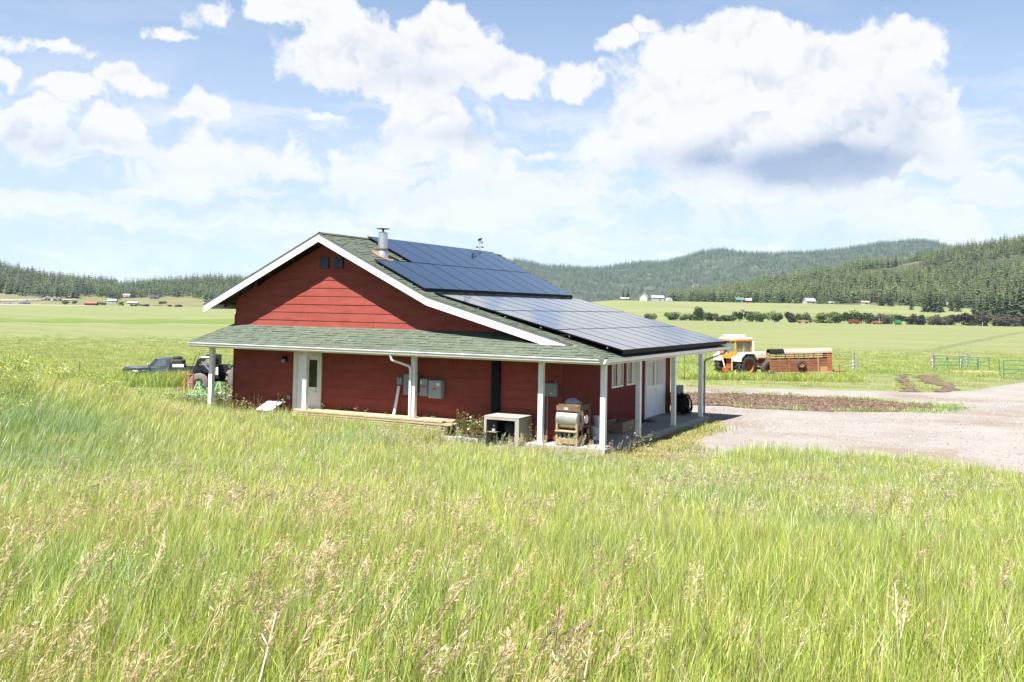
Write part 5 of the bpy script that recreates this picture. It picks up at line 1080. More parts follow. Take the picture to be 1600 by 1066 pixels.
roofseg(-1.25, TL+.02).build('roof', m_rs2, st); roofseg(-TL, -1.26).build('roof_canvas', m_dark, st, label='black canvas end of the roof')
MB().prism([(TL-.02, Z0), (TL+.0, Z2), (TL+.001, Z2+.25), (TL-.02, Z2+.25)], -.7, .7, 'y').build('front_panel', m_rs, st)
sp_ = wheel(st, (.02, -TW-.15, 1.12), .34, .2, m_tyre, m_rimo); sp_.name = 'spare_wheel'
MB().box(-TL, TL-.35, -TW+.06, TW-.06, Z0-.05, Z0).build('floor', m_pw, st)
MB().tube((TL, -.5, .5), (TL+.95, 0, .48), .045).tube((TL, .5, .5), (TL+.95, 0, .48), .045).tube((TL+.95, 0, .48), (TL+1.15, 0, .48), .05).build('tongue', m_rs, st); MB().tube((TL+.7, 0, .05), (TL+.7, 0, .98), .035).tube((TL+.62, -.08, .98), (TL+.8, .08, .98), .018).build('jack', m_rs, st)
lx, ly_ = xy(76.6, (1208-800)/1545*76.6); lt2 = thing('loose_tyre', 'old tyre lying in the grass left of the stock trailer', 'tyre', (lx, ly_, Tz(lx, ly_)+.25)); MB().lathe([(.22, 0), (.34, -.01), (.4, .06), (.4, .18), (.34, .25), (.22, .24), (.22, 0)], n=22).build('tread', m_tyre, lt2); MB().lathe([(.22, .12), (.1, .14), (.001, .14)], n=16).build('rim', m_tyreg, lt2)
lt2.rotation_euler = (.15, .1, 0)

# ------------------------------------------------------------------ fence posts and gates
m_fp = mat('grey weathered post', (.30,.27,.24), .9, 0, scale=6, col2=(.42,.39,.35), stretch=(3,3,.4), bump=.01, bscale=14); m_gg = mat('green gate paint', (.03,.20,.13), .5, 0, scale=3, col2=(.05,.26,.17)); m_ts = mat('dark steel post', (.06,.065,.06), .7)
def fpost(u, d, h, r, label, lean=0, brace=None):
    x, y = xy(d, (u-800)/1545*d); t = thing('fence_post', label, 'fence post', (x, y, Tz(x, y)-.1), head(RT), 'wooden fence posts'); b = MB(); n = 9; rr = random.Random(u)
    b.tube((0, 0, 0), (lean, 0, h), r*1.05, r*.93, n); b.build('timber', m_fp, t); MB().tube((lean, 0, h), (lean+.01, 0, h+.03), r*.9, r*.55, n).build('weathered_top', m_fp, t)
    if brace: MB().tube((0, 0, h*.35), brace, .05, .045, 8).build('brace', m_fp, t)
    for z in (.4, .7, 1.0): MB().lathe([(r*1.06, z-.008), (r*1.1, z), (r*1.06, z+.008)], n=9).build('wire_wrap', m_galv, t)
    return t
fpost(1334, 93, 1.75, .13, 'grey fence post with short brace right of the stock trailer', 0, (-.9, 0, .45)); fpost(1340, 96, 1.3, .07, 'thinner grey fence post just behind the braced post', .03)
fpost(1457.5, 99.5, 1.75, .14, 'stout grey gate post at the left end of the green panels'); fpost(1501.5, 101, 1.65, .14, 'dark leaning post in the middle of the green panels', .1); fpost(1511, 108, 1.55, .10, 'pale post behind the green panels')
def tpost(u, d, h, label, lean=.05):
    x, y = xy(d, (u-800)/1545*d); t = thing('steel_post', label, 'fence post', (x, y, Tz(x, y)-.1), head(RT), 'steel fence posts'); MB().prism([(-.022, -.02), (.022, -.02), (.022, -.012), (.005, -.012), (.005, .025), (-.005, .025), (-.005, -.012), (-.022, -.012)], 0, h, 'z').build('shaft', m_ts, t); MB().box(-.05, .05, -.006, .0, .15, .35).build('anchor_plate', m_ts, t); t.rotation_euler = (0, lean, head(RT)); return t
tpost(129.5, 60, 1.75, 'lone thin steel post left of the dark pickup', .03); tpost(1071, 74, 1.9, 'thin steel post seen between the last two porch posts', 0); tpost(1563, 86, 1.7, 'thin steel post leaning just left of the right-hand gate', -.08)
def gate(name, u0, u1, d0, d1, h, bars, label, verts=3, brace=True, tilt=0):
    x0, y0 = xy(d0, (u0-800)/1545*d0); x1, y1 = xy(d1, (u1-800)/1545*d1); L_ = math.hypot(x1-x0, y1-y0); t = thing(name, label, 'gate', (x0, y0, Tz(x0, y0)+.12), math.atan2(y1-y0, x1-x0), 'green tube gates'); t.rotation_euler = (tilt, 0, t.rotation_euler.z)
    for k in range(bars): z = h*k/(bars-1); MB().tube((0, 0, z), (L_, 0, z), .028, n=8).build('bar', m_gg, t)
    for k in range(verts): x = L_*k/(verts-1); MB().tube((x, 0, 0), (x, 0, h), .03, n=8).build('upright', m_gg, t)
    if brace: MB().tube((L_*.35, -.03, 0), (L_*.5, -.03, h), .026, n=8).build('diagonal_brace', m_gg, t)
gate('tube_gate', 1461, 1500, 99, 99.6, 1.25, 5, 'green tube panel between the stout post and the middle post', 3, True); gate('tube_gate', 1502, 1528, 98.6, 98.3, 1.22, 5, 'short green tube panel right of the middle post', 2, True, .05); gate('tube_gate', 1529, 1546, 98.2, 97.6, 1.2, 4, 'rightmost short green panel, leaning, right of the middle post', 2, False, .12)
gate('tube_gate', 1568, 1690, 83, 82, 1.45, 5, 'long green tube gate at the right edge beside the drive', 4, True)
rl = thing('top_rail', 'grey timber rail across the top of the green panels', 'rail', (*xy(99.4, (1458-800)/1545*99.4), Tz(*xy(99.4, (1458-800)/1545*99.4)))); vx = Vector(xy(98.6, (1530-800)/1545*98.6))-Vector(xy(99.4, (1458-800)/1545*99.4)); MB().tube((0, 0, 1.42), (vx.x, vx.y, 1.36), .045, .04, 8).build('timber', m_fp, rl); MB().tube((0, 0, 1.36), (0, 0, 1.48), .05).build('wire_tie', m_galv, rl)
sx_, sy_ = xy(92, (1535-800)/1545*92)
m_straw = plant_mat('straw', trans=.2, per_instance=False); pm = PM(); rr = random.Random(3)
for _ in range(520):
    c = Vector((rr.gauss(0, 1.1), rr.gauss(0, .5), abs(rr.gauss(0, .10))+.02)); u_ = Vector((rr.uniform(-1, 1), rr.uniform(-1, 1), rr.uniform(-.2, .3))).normalized()*.14; v_ = u_.orthogonal().normalized()*.012; pm.add([c-u_-v_, c+u_-v_, c+u_+v_, c-u_+v_], [(0, 1, 2, 3)], jit(rr, (.30,.24,.14), .2))
tag(inst('spilled_straw', pm.mesh('spilled_straw', m_straw), None, (sx_, sy_, Tz(sx_, sy_)), (0, 0, head(RT))), 'scatter of pale straw on the ground below the green panels', 'straw', kind='stuff')
# ------------------------------------------------------------------ willows along the creek
def bushmesh(seed, cols, n=1100, tall=1.0):
    r = random.Random(seed); pm = PM(); lobes = [(r.gauss(0, .3), r.gauss(0, .3), r.uniform(.25, .7)*tall, r.uniform(.22, .4)) for _ in range(9)]
    for _ in range(n):
        lx, ly, lz, lr = r.choice(lobes); v = Vector((r.gauss(0, 1), r.gauss(0, 1), r.gauss(0, 1))).normalized()*lr*r.uniform(.55, 1.08); c = Vector((lx, ly, lz))+v
        if c.z < .02: c.z = r.uniform(.02, .15)
        a = Vector((r.gauss(0, 1), r.gauss(0, 1), r.gauss(0, .6))).normalized()*r.uniform(.05, .10); b = a.orthogonal().normalized()*r.uniform(.03, .06); col = jit(r, r.choice(cols), .25); pm.add([c-a, c+b, c+a, c-b], [(0, 1, 2, 3)], col)
    return pm.mesh('foliage', m_bush)
WG = [(.078,.105,.040), (.065,.09,.035), (.098,.122,.048)]; WD = [(.060,.060,.036), (.074,.068,.045), (.052,.056,.034)]; WY = [(.11,.138,.038), (.092,.122,.034)]
wmesh = {'green': [bushmesh(i, WG) for i in range(3)], 'dusky': [bushmesh(10+i, WD) for i in range(3)], 'yellow': [bushmesh(20+i, WY) for i in range(2)]}
stemb = MB(); rs = random.Random(5)
for k in range(7): a = rs.uniform(0, 6.28); stemb.tube((rs.uniform(-.1, .1), rs.uniform(-.1, .1), -.03), (.35*math.cos(a), .35*math.sin(a), rs.uniform(.4, .8)), .014, .006, 6)
stem_me = stemb.mesh('stems'); stem_me.materials.append(m_bark)
WIL = [(1016,14,9,'green'),(1056,24,12,'green'),(1072,18,10,'green'),(1091,22,18,'yellow'),(1107,18,12,'green'),(1120,9,9,'dusky'),(1129,9,8,'dusky'),(1141,20,9,'green'),(1157,17,17,'green'),(1176,20,14,'green'),(1190,18,13,'green'),(1211,18,16,'green'),(1234,18,15,'dusky'),(1247,12,12,'yellow'),(1262,15,15,'green'),(1286,24,14,'yellow'),(1306,26,16,'green'),(1328,24,19,'green'),(1344,18,15,'dusky'),(1366,18,15,'dusky'),(1381,20,17,'dusky'),(1401,20,14,'green'),(1421,18,15,'dusky'),(1436,20,16,'dusky'),(1453,16,12,'yellow'),(1471,22,15,'dusky'),(1491,22,17,'dusky'),(1512,24,18,'dusky'),(1533,22,16,'dusky'),(1553,24,18,'dusky'),(1574,24,17,'dusky'),(1594,22,16,'dusky'),(1615,24,17,'dusky')]
POSW = ['first','second','third','fourth','fifth','sixth','seventh','eighth','ninth','tenth','eleventh','twelfth','thirteenth','fourteenth','fifteenth','sixteenth','seventeenth','eighteenth']
cnt = {'green': 0, 'dusky': 0, 'yellow': 0}; nm_ = {'green': 'grey-green', 'dusky': 'dusky brown-green', 'yellow': 'bright yellow-green'}
for k, (u, w, h, c) in enumerate(WIL):
    d = 600+(k*37 % 23)-8; x, y = col_xy(u, d); s = d/1545; lab = '%s willow, %s of its colour from the left in the creek-side row' % (nm_[c], POSW[cnt[c]]); cnt[c] += 1
    t = thing('willow_bush', lab, 'bush', (x, y, Tz(x, y)-.3), k*1.3, 'willows along the creek'); me = wmesh[c][k % len(wmesh[c])]; inst('foliage', me, t, (0, 0, 0), (0, 0, 0), (w*s*.95, w*s*.95, h*s*1.15+.3)); inst('stems', stem_me, t, (0, 0, 0), (0, 0, 0), (w*s*.7, w*s*.7, h*s+.3))
# pines that stand free of the wood
PINES = [(1378,905,20,'dark pine at the left of the pair on the pasture edge'),(1392,900,22,'dark pine at the right of the pair on the pasture edge'),(1425,845,13,'small dark pine alone on the slope'),(1446,815,25,'leftmost tall pine of the dense clump on the pasture'),(1454,822,28,'second tall pine of the dense clump on the pasture'),(1463,812,26,'third tall pine of the dense clump on the pasture'),(1471,820,21,'rightmost pine of the dense clump on the pasture'),(1487,835,19,'short pine left of the bare tan patch'),(1496,830,22,'taller pine beside the bare tan patch'),
 (1523,760,22,'leftmost pine of the large stand at the right edge'),(1533,770,25,'second pine from the left of the large stand at the right'),(1543,755,27,'third pine from the left of the large stand at the right'),(1553,765,30,'fourth pine from the left of the large stand at the right'),(1563,750,31,'fifth pine from the left of the large stand at the right'),(1574,760,33,'sixth pine from the left of the large stand at the right'),(1585,745,35,'seventh pine from the left of the large stand at the right'),(1596,755,38,'tallest pine at the frame edge of the large stand'),
 (975,985,14,'left one of two pines behind the pale farm sheds'),(982,990,16,'right one of two pines behind the pale farm sheds'),(1315,960,13,'pine beside the white shed below the wood')]
for k, (u, d, h, lab) in enumerate(PINES): pine(u, d, h*.8, lab, k, wf=1.05)

# ------------------------------------------------------------------ far farm buildings
m_wred = mat('far barn red', (.24,.06,.04), .8); m_wwht = mat('far white siding', (.57,.56,.53), .7); m_wgry = mat('far grey metal', (.42,.45,.48), .5); m_wbrn = mat('far brown logs', (.16,.09,.05), .85); m_rfgrn = mat('far green roof', (.10,.20,.17), .6); m_rfdrk = mat('far dark roof', (.06,.06,.065), .7); m_rfwht = mat('far pale roof', (.52,.53,.55), .5); m_rfred = mat('far rust roof', (.30,.13,.08), .7); m_win = mat('far window glass', (.04,.05,.06), .2); m_tanw = mat('far tan siding', (.46,.38,.28), .8)
def house(name, label, u, d, L_, W_, H, rh, mw, mr, rz=0, z=None, wins=3, door=True, cat='building', ov=.5):
    x, y = col_xy(u, d); zz = (Tz(x, y) if z is None else z)-.4; t = thing(name, label, cat, (x, y, zz), head(RT)+rz)
    L_, W_, H, rh = L_*.85, W_*.85, H*.85, rh*.85; a, b = L_/2, W_/2; MB().prism([(-b, 0), (b, 0), (b, H), (0, H+rh), (-b, H)], -a, a, 'x').build('wall', mw, t)
    k = rh/b; o = ov
    rf = MB()
    for s in (-1, 1): rf.add([(-a-o, s*(b+o), H-k*o), (a+o, s*(b+o), H-k*o), (a+o, 0, H+rh), (-a-o, 0, H+rh), (-a-o, s*(b+o), H-k*o+.25), (a+o, s*(b+o), H-k*o+.25), (a+o, 0, H+rh+.25), (-a-o, 0, H+rh+.25)], [(0,1,2,3), (4,5,6,7), (0,1,5,4), (1,2,6,5), (2,3,7,6), (3,0,4,7)])
    rf.build('roof', mr, t)
    for i in range(wins): xx = -a+L_*(i+.5)/wins+(.9 if door else 0)*0; MB().box(xx-.6, xx+.6, -b-.06, -b-.01, H*.42, H*.42+1.3).build('window', m_win, t)
    if door: MB().box(a*.35-.6, a*.35+.6, -b-.08, -b-.015, .3, 2.5).build('door', m_wbrn if mw is not m_wbrn else m_wwht, t)
    return t
house('red_barn', 'dark red low barn at the left of the far farm cluster', 145, 1105, 15, 9, 3.2, 2.4, m_wred, m_rfred, .1); house('white_house', 'white far house with pale blue-grey roof right of the red barn', 178, 1125, 11, 7, 3, 2, m_wwht, m_rfwht, .0, 1.5); house('long_shed', 'long white shed below the left ridge', 210, 1110, 13, 6, 3, 1.2, m_wwht, m_rfwht, 0, -.5, 5); house('dark_roofed_house', 'far house with dark roof highest of the left farm cluster', 243, 1190, 11, 8, 3, 3, m_tanw, m_rfdrk, .2, 6.5); house('small_shed', 'small pinkish shed alone at the right of the left farm cluster', 267, 1110, 5.5, 4.5, 2.6, 1.4, m_tanw, m_rfred, .4, -1.5, 1); house('brown_shed', 'low brown shed in front of the long white shed', 211, 1085, 7, 4, 2, .9, m_wbrn, m_rfdrk, 0, None, 2); house('hilltop_house', 'tiny white house among the trees above the white house', 200, 1230, 9, 6, 2.6, 1.6, m_wwht, m_rfwht, 0, 9, 2)
house('gable_barn', 'white gabled barn end-on behind the solar panels', 1007, 985, 10, 9, 5, 4.2, m_wwht, m_rfwht, 1.35, None, 1); house('machine_shed', 'long grey metal shed right of the white gabled barn', 1028, 990, 14, 9, 4, 2.2, m_wgry, m_rfwht, 0, None, 0); house('low_shed', 'low grey-white shed left of the white gabled barn', 977, 965, 9, 5, 2, 1, m_wgry, m_rfwht, 0, None, 0)
hu = thing('hoop_shed', 'small white hoop shed right of the long metal shed', 'building', (*col_xy(1046, 980), Tz(*col_xy(1046, 980))-.3), head(RT)); n = 14; b = MB(); pr = [(2.9*math.cos(math.pi*i/n), 3.4*math.sin(math.pi*i/n)) for i in range(n+1)]; b.prism(pr, -5, 5, 'y'); b.build('cover', m_rfwht, hu); MB().box(-1.2, 1.2, -5.08, -5.02, 0, 2.4).build('door', m_wgry, hu)
house('green_roofed_cabin', 'dark log cabin with green roof at the edge of the wood', 1156, 940, 9, 7, 3, 2.6, m_wbrn, m_rfgrn, .1, None, 2); house('red_cabin', 'small red-brown cabin with pale roof right of the green-roofed cabin', 1170, 935, 6, 5, 2.8, 1.8, m_wred, m_rfwht, 0, None, 1); house('white_farmhouse', 'white farmhouse with broad pale roof below the right wood', 1265, 950, 11, 9, 3, 3, m_wwht, m_rfwht, .3, None, 2); house('white_shed', 'small white flat shed right of the white farmhouse', 1299, 935, 5, 4, 2, .6, m_wwht, m_rfwht, 0, None, 1); house('tan_shed', 'pale tan shed with white wall among the pines', 1352, 930, 8, 6, 3, 1.2, m_wwht, m_tanw, 0, None, 1); house('hidden_cabin', 'pale cabin glimpsed between pines high on the right', 1477, 905, 7, 6, 3, 2, m_wwht, m_rfwht, 0, None, 1)
# implements standing before the willows
def wagon(u, d, L_, H, mbody, label, name='hay_wagon', cat='wagon'):
    x, y = col_xy(u, d); t = thing(name, label, cat, (x, y, Tz(x, y)), head(RT)+.1)
    MB().box(-L_/2, L_/2, -1, 1, .9, .9+H).build('box', mbody, t, .05); MB().box(-L_/2-.2, L_/2+.2, -1.05, 1.05, .8, .92).build('bed', m_wbrn, t)
    for xx in (-L_*.33, L_*.33):
        for s in (-1, 1): MB().lathe([(.001, -.12), (.45, -.12), (.5, 0), (.45, .12), (.001, .12)], (xx, s*.85, .5), 'y', 16).build('wheel', m_tyre, t)
    MB().tube((L_/2, 0, .8), (L_/2+1.4, 0, .45), .07).build('tongue', m_wbrn, t); return t
wagon(1335, 575, 5.6, 1.7, m_wred, 'dark red box wagon standing before the willows'); wagon(1371, 572, 4.2, 1.0, mat('far orange paint', (.45,.14,.06), .6), 'orange implement wagon right of the dark red wagon'); wagon(1404, 574, 2.8, 1.9, mat('far green paint', (.05,.30,.09), .5), 'bright green seed wagon before the willows'); wagon(1256, 560, 6.0, .9, mat('far tan straw', (.42,.26,.12), .9), 'tan loaded flat wagon, leftmost before the willows')
def pole(u, d, h, label):
    x, y = col_xy(u, d); t = thing('white_pole', label, 'pole', (x, y, Tz(x, y)), 0, 'white poles'); MB().tube((0, 0, 0), (0, 0, h), .14, .12, 8).build('shaft', m_wwht, t); MB().lathe([(.16, h), (.18, h+.1), (.001, h+.2)], n=10).build('cap', m_wwht, t)
pole(1374.5, 570, 3.6, 'white pole beside the orange implement wagon'); pole(1536, 575, 2.2, 'short white pole far right before the dusky willows'); pole(1449, 578, 2.5, 'white pole by the bright yellow-green willow')
x, y = col_xy(1503, 545); o = tag(MB().box(-3.2, 3.2, -.1, .1, 0, .25).build('white_irrigation_pipe', m_wwht), 'white irrigation pipe lying in the far field below the willows', 'pipe'); o.location = (x, y, Tz(x, y)+.3); o.rotation_euler = (0, -.06, head(RT)+.6)
# bright strip of watered hay on the left, and a pale bank at the far edge
def band(name, u0, u1, d0, d1, mat_, lift, label, cat, z=None):
    us_ = np.linspace(u0, u1, 60); vs = []; 
    for u in us_:
        for d in np.linspace(d0(u), d1(u), 6): x, y = col_xy(u, d); vs.append((x, y, Tz(x, y)+lift))
    n = len(us_); me = bpy.data.meshes.new(name); me.from_pydata(vs, [], [(i*6+j, (i+1)*6+j, (i+1)*6+j+1, i*6+j+1) for i in range(n-1) for j in range(5)]); me.materials.append(mat_); return tag(inst(name, me), label, cat, kind='structure')
m_hay = mat('watered green hay', (.125,.195,.042), .9, 0, scale=.05, col2=(.16,.215,.055), spec=.1); m_pale = mat('pale dry field edge', (.30,.27,.19), .9, 0, scale=.02, col2=(.36,.33,.25), spec=.1)
nz = lambda u: 10*math.sin(u*.05)+6*math.sin(u*.017+1)
band('hay_strip', -120, 430, lambda u: 236+.10*(u)+nz(u)*.6, lambda u: 282+.16*u+nz(u+40), m_hay, .03, 'bright green watered hay strip across the left field', 'field')
band('field_edge', -120, 150, lambda u: 900+nz(u)+u*.6, lambda u: 1090, m_pale, .05, 'pale dry strip at the far edge of the left field', 'field')
# rock outcrop and road at the foot of the left ridge
m_rock = mat('grey outcrop rock', (.16,.155,.15), .9, 0, scale=.4, col2=(.30,.28,.26), bump=.3, bscale=.6)
def rocks(u, d, z, w, h, seed, label):
    r = random.Random(seed); x, y = col_xy(u, d); t = thing('rock_outcrop', label, 'rock', (x, y, z), head(RT), 'rocky outcrops')
    for k in range(9):
        b = bmesh.new(); bmesh.ops.create_icosphere(b, subdivisions=2, radius=1)
        for v in b.verts: v.co *= 1+r.uniform(-.22, .22)
        me = bpy.data.meshes.new('boulder'); b.to_mesh(me); b.free(); me.materials.append(m_rock); s = r.uniform(.25, .5); inst('boulder', me, t, ((k/8-.5)*w+r.uniform(-1, 1), r.uniform(-3, 3), r.uniform(-h*.1, h*.2)), (r.uniform(-.2, .2), r.uniform(-.2, .2), r.random()*3), (w*.11*r.uniform(.6, 1.4), 3, h*s*.55))
rocks(15, 1150, -2.5, 40, 15, 1, 'grey rock outcrop at the left frame edge below the ridge'); rocks(72, 1190, 2.5, 34, 13, 2, 'grey rock outcrop above the road right of the first outcrop')
m_road = mat('pale hill road', (.34,.31,.27), .9, 0, spec=.1)
uu = np.linspace(-150, 122, 40); vs = []
for t0, t1 in zip(np.interp(uu, [-150, 0, 60, 122], [.03, .05, .10, .17]), np.interp(uu, [-150, 0, 60, 122], [.075, .09, .135, .20])): vs.append((t0, t1))
A = s_left(uu, np.array([v[0] for v in vs])); B = s_left(uu, np.array([v[1] for v in vs])); A[:, 2] += .7; B[:, 2] += .7
me = bpy.data.meshes.new('hill_road'); me.from_pydata(np.concatenate([A, B]).tolist(), [], [(i, i+1, 41+i, 40+i) for i in range(39)]); me.materials.append(m_road); tag(inst('hill_road', me), 'pale road climbing round the foot of the left ridge', 'road', kind='structure')
# weeds along the front wall and dry stalks at the slab corner
def weed(seed, cols, h, leaf):
    r = random.Random(seed); pm = PM()
    for _ in range(6):
        b0 = Vector((r.uniform(-.15, .15), r.uniform(-.12, .12), 0)); top = b0+Vector((r.gauss(0, .08), r.gauss(0, .08), h*r.uniform(.6, 1.1))); s = Vector((.005, .002, 0)); pm.add([b0-s, b0+s, top+s*.4, top-s*.4], [(0, 1, 2, 3)], jit(r, cols[0]))
        for k in range(leaf):
            p = b0.lerp(top, r.uniform(.25, 1)); u_ = Vector((r.uniform(-1, 1), r.uniform(-1, 1), r.uniform(-.2, .7))).normalized()*r.uniform(.03, .075); v_ = u_.orthogonal().normalized()*u_.length*.3; pm.add([p, p+u_*.5+v_, p+u_, p+u_*.5-v_], [(0, 1, 2, 3)], jit(r, r.choice(cols), .2))
    return pm.obj('weed', m_leaf)
wds = [weed(1, [(.10,.14,.035), (.12,.16,.04), (.20,.15,.06)], .6, 14), weed(2, [(.12,.15,.035), (.17,.17,.05), (.24,.16,.07)], .5, 12), weed(3, [(.27,.21,.12), (.22,.165,.085)], .7, 3)]
def weeds(name, spots, dens, seed, label, weights, hs=1.0):
    r = np.random.default_rng(seed); P = []
    for (x0, x1, y0, y1, k) in spots: n = int((x1-x0)*(y1-y0)*dens*k)+1; P.append(np.stack([r.uniform(x0, x1, n), r.uniform(y0, y1, n)], -1))
    P = np.concatenate(P); n = len(P); z = np.where((P[:, 1] > -.18) & (P[:, 0] < .12), 0, T(P[:, 0], P[:, 1])); s = r.uniform(.6, 1.25, n)*hs
    scatter(name, np.column_stack([P, z]), np.stack([r.normal(0, .1, n), r.normal(0, .1, n), r.uniform(0, 6.28, n)], -1), np.stack([s]*3, -1), r.choice(3, n, p=weights), np.ones((n, 3))*r.uniform(.85, 1.15, (n, 1)), [w.copy() for w in wds], label, 'weeds')
weeds('leafy_weeds', [(-13.4, -11.1, -.6, .5, 1.2), (-4.7, -3.45, -.35, .3, 2.2), (-3.3, -3.0, -.7, -.57, .7), (-2.2, -1.9, -.2, .3, .8), (-9.9, -5.0, .38, .5, 2.0), (-16.2, -13.5, -1.8, .4, .8), (-17, -13.8, 1, 4, .5)], 15, 41, 'leafy green and rust-tipped weeds along the foot of the front wall', [.42, .4, .18])
weeds('dry_stalks', [(.16, .7, -.4, 2.2, 1.0)], 6, 42, 'dry tan weed stalks at the porch corner beside the gravel', [.05, .15, .8], .85)

# short dry grass between the slab and the gravel, and green fringes round the soil bed
shortp = [tuft(160+i, 50, .3, .06, .17, .012, .5, .45) for i in range(3)]
def patch(name, poly, dens, seed, label, hs, tint):
    r = np.random.default_rng(seed); P = np.array(poly); n = int((P[:, 0].max()-P[:, 0].min())*(P[:, 1].max()-P[:, 1].min())*dens); x = r.uniform(P[:, 0].min(), P[:, 0].max(), n); y = r.uniform(P[:, 1].min(), P[:, 1].max(), n); k = inpoly(x, y, poly); x, y = x[k], y[k]; n = len(x); sc = r.uniform(.7, 1.3, n)*hs
    scatter(name, np.stack([x, y, T(x, y)+.01], -1), np.stack([r.normal(0, .1, n), r.normal(0, .1, n), r.uniform(0, 6.28, n)], -1), np.stack([sc]*3, -1), r.integers(0, 3, n), np.array(tint)*r.uniform(.85, 1.15, (n, 1)), [p.copy() for p in shortp], label, 'grass')
patch('short_grass', [(.13, -.9), (.17, 10.3), (.5, 10.3), (1.3, 8.1), (1.6, 4.4), (2.4, .9), (2.0, -.9)], 26, 51, 'short dry yellowish grass between the porch slab and the gravel', .62, (1.05, .95, .95))
def fringe(pts, w, dens, seed):
    r = np.random.default_rng(seed); out = []
    for (a, b) in zip(pts[:-1], pts[1:]):
        L_ = math.hypot(b[0]-a[0], b[1]-a[1]); n = int(L_*dens); t = r.random(n); out.append(np.stack([a[0]+(b[0]-a[0])*t+r.normal(0, w, n), a[1]+(b[1]-a[1])*t+r.normal(0, w, n)], -1))
    return np.concatenate(out)
Pf = np.concatenate([fringe([(-8.85,33.49),(-3.22,36.27),(2.64,34.12),(6.06,28.48)], .35, 4, 61), fringe([(6.06,28.48),(7.59,25.82),(7.57,23.11),(5.59,20.5)], .4, 7, 62), fringe([(5.59,20.5),(1.91,18.43),(-.86,18.49)], .2, 3, 63), fringe([(1.6, 1.6), (5.7, 2.0), (8.8, 1.4), (11.9, -2.3)], .45, 6, 64)]); r6 = np.random.default_rng(6); n6 = len(Pf); sc6 = r6.uniform(.6, 1.5, n6)
scatter('verge_grass', np.column_stack([Pf, T(Pf[:, 0], Pf[:, 1])+.05]), np.stack([r6.normal(0, .1, n6), r6.normal(0, .1, n6), r6.uniform(0, 6.28, n6)], -1), np.stack([sc6]*3, -1), r6.integers(0, 3, n6), np.array([.75, .95, .8])*r6.uniform(.85, 1.15, (n6, 1)), [p.copy() for p in shortp], 'green grass fringing the soil bed and gravel edge', 'grass')
# loose stones on the gravel and clods on the soil
def stone(seed, cols):
    r = random.Random(seed); b = bmesh.new(); bmesh.ops.create_icosphere(b, subdivisions=1, radius=1)
    for v in b.verts: v.co *= 1+r.uniform(-.28, .28)
    b.verts.ensure_lookup_table(); pm = PM(); pm.add([v.co.copy() for v in b.verts], [tuple(v.index for v in f.verts) for f in b.faces], cols); b.free(); return pm.obj('stone', m_stone)
m_stone = plant_mat('loose stone', trans=0, gloss=0)
def strew(name, poly, dens, s0, s1, cols, label, cat, seed, lift, near=None):
    r = np.random.default_rng(seed); P = np.array(poly); n = int((P[:, 0].max()-P[:, 0].min())*(P[:, 1].max()-P[:, 1].min())*dens); x = r.uniform(P[:, 0].min(), P[:, 0].max(), n); y = r.uniform(P[:, 1].min(), P[:, 1].max(), n)
    d, l = dl(x, y); k = inpoly(x+(fbm(x*.7, y*.7)-.5)*.9, y+(fbm(x*.7+40, y*.7)-.5)*.9, poly) & (np.abs(l) < .55*d+2) & (d < 62)
    if near is not None: k &= r.random(n) < near(x, y)
    x, y = x[k], y[k]; n = len(x); s = s0*(s1/s0)**(r.random(n)**2.2); c = np.array(cols)[r.integers(0, len(cols), n)]*r.uniform(.75, 1.25, (n, 1))
    scatter(name, np.stack([x, y, T(x, y)+lift+s*.15], -1), r.uniform(0, 6.28, (n, 3)), np.stack([s, s*r.uniform(.6, 1, n), s*r.uniform(.4, .8, n)], -1), r.integers(0, 3, n), c, [stone(seed*7+i, (1, 1, 1)) for i in range(3)], label, cat)
strew('loose_gravel', GRAVEL, 75, .009, .034, [(.22,.20,.182), (.27,.25,.232), (.165,.148,.134), (.30,.28,.262), (.19,.16,.14)], 'loose grey and pinkish stones strewn over the gravel yard', 'gravel', 71, .020, lambda x, y: np.where(inpoly(x, y, SOIL), 0, .35+.65*(fbm(x*.35, y*.35, 3) > .45)))
strew('soil_clods', SOIL, 26, .03, .10, [(.075,.052,.037), (.10,.07,.05), (.135,.10,.074)], 'brown clods lying on the bare soil bed', 'soil', 72, .03)
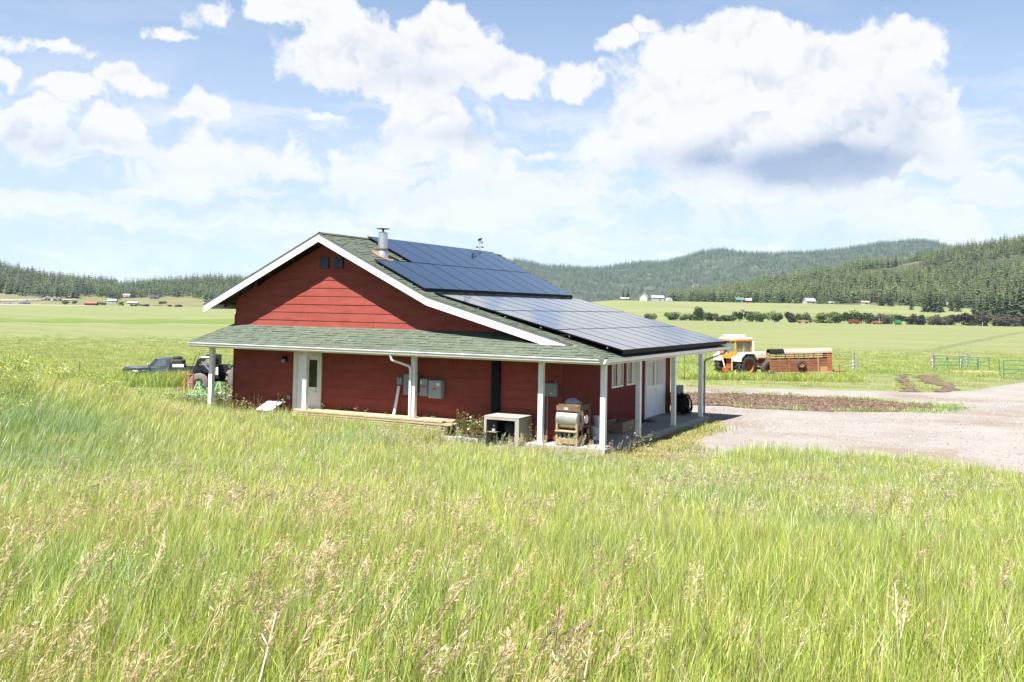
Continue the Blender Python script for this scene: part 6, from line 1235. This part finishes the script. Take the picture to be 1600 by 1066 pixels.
# grassed-over ditch running off across the right-hand field
DIT = [(-10.3, 98.9), (-6.6, 104.9), (-3.5, 120), (-.1, 162.6), (3.4, 219.6), (8.2, 295.7), (16.6, 407.9)]
m_ditch = mat('rank ditch grass', (.13,.175,.065), .95, 0, scale=.5, col2=(.20,.21,.10), spec=.05)
vs = []; fs = []
for i, t in enumerate(np.linspace(0, len(DIT)-1.001, 220)):
    j = int(t); a, b_ = Vector(DIT[j]), Vector(DIT[j+1]); p = a.lerp(b_, t-j); nrm = Vector((-(b_-a).y, (b_-a).x)).normalized(); w = .55+.35*math.sin(i*1.7)*math.sin(i*.53)+i*.0035; hh = .05+.22*abs(math.sin(i*2.3)*math.sin(i*.9+1))
    for k, h in ((-1, .02), (0, hh), (1, .02)): q = p+nrm*w*k; vs.append((q.x, q.y, Tz(q.x, q.y)+h))
    if i: fs += [(3*i-3, 3*i-2, 3*i+1, 3*i), (3*i-2, 3*i-1, 3*i+2, 3*i+1)]
me = bpy.data.meshes.new('ditch_bank'); me.from_pydata(vs, [], fs); me.materials.append(m_ditch); tag(inst('ditch_bank', me), 'dark grassy ditch bank running away across the right field', 'ditch', kind='structure')
# shrubs among the far left farm buildings
for k, (u, d, w, h, c, lab) in enumerate([(104, 1120, 12, 6, 'green', 'grey-green shrub left of the far red barn'), (119, 1135, 9, 5, 'green', 'smaller shrub just left of the far red barn'), (162, 1115, 10, 6, 'green', 'shrub between the far red barn and white house'), (193, 1120, 8, 6, 'yellow', 'bright shrub right of the white far house'), (228, 1105, 12, 4, 'dusky', 'low dusky shrub right of the long white shed'), (256, 1150, 9, 6, 'green', 'shrub below the dark-roofed far house'), (282, 1105, 13, 4, 'dusky', 'low dusky shrub right of the small pinkish shed')]):
    x, y = col_xy(u, d); s = d/1545; t = thing('shrub', lab, 'bush', (x, y, Tz(x, y)-.3+max(0, d-1110)*.06), k, 'shrubs by the far left farm'); inst('foliage', wmesh[c][k % len(wmesh[c])], t, (0, 0, 0), (0, 0, 0), (w*s*.8, w*s*.8, h*s*1.1)); inst('stems', stem_me, t, (0, 0, 0), (0, 0, 0), (w*s*.5, w*s*.5, h*s))
# ------------------------------------------------------------------ the air of the valley
def haze_box():
    m = bpy.data.materials.new('valley haze'); m.use_nodes = True; N = m.node_tree.nodes; L = m.node_tree.links; N.clear()
    v = N.new('ShaderNodeVolumePrincipled'); v.inputs['Color'].default_value = (.45, .70, 1.0, 1); v.inputs['Density'].default_value = 4.0e-5; v.inputs['Anisotropy'].default_value = 0.0
    o = N.new('ShaderNodeOutputMaterial'); L.new(v.outputs[0], o.inputs['Volume'])
    b = MB().box(-6500, 6500, -6500, 6500, -12, 380).build('haze', m); b['kind'] = 'stuff'; b['label'] = 'thin blue haze filling the valley air'; b['category'] = 'haze'
haze_box()
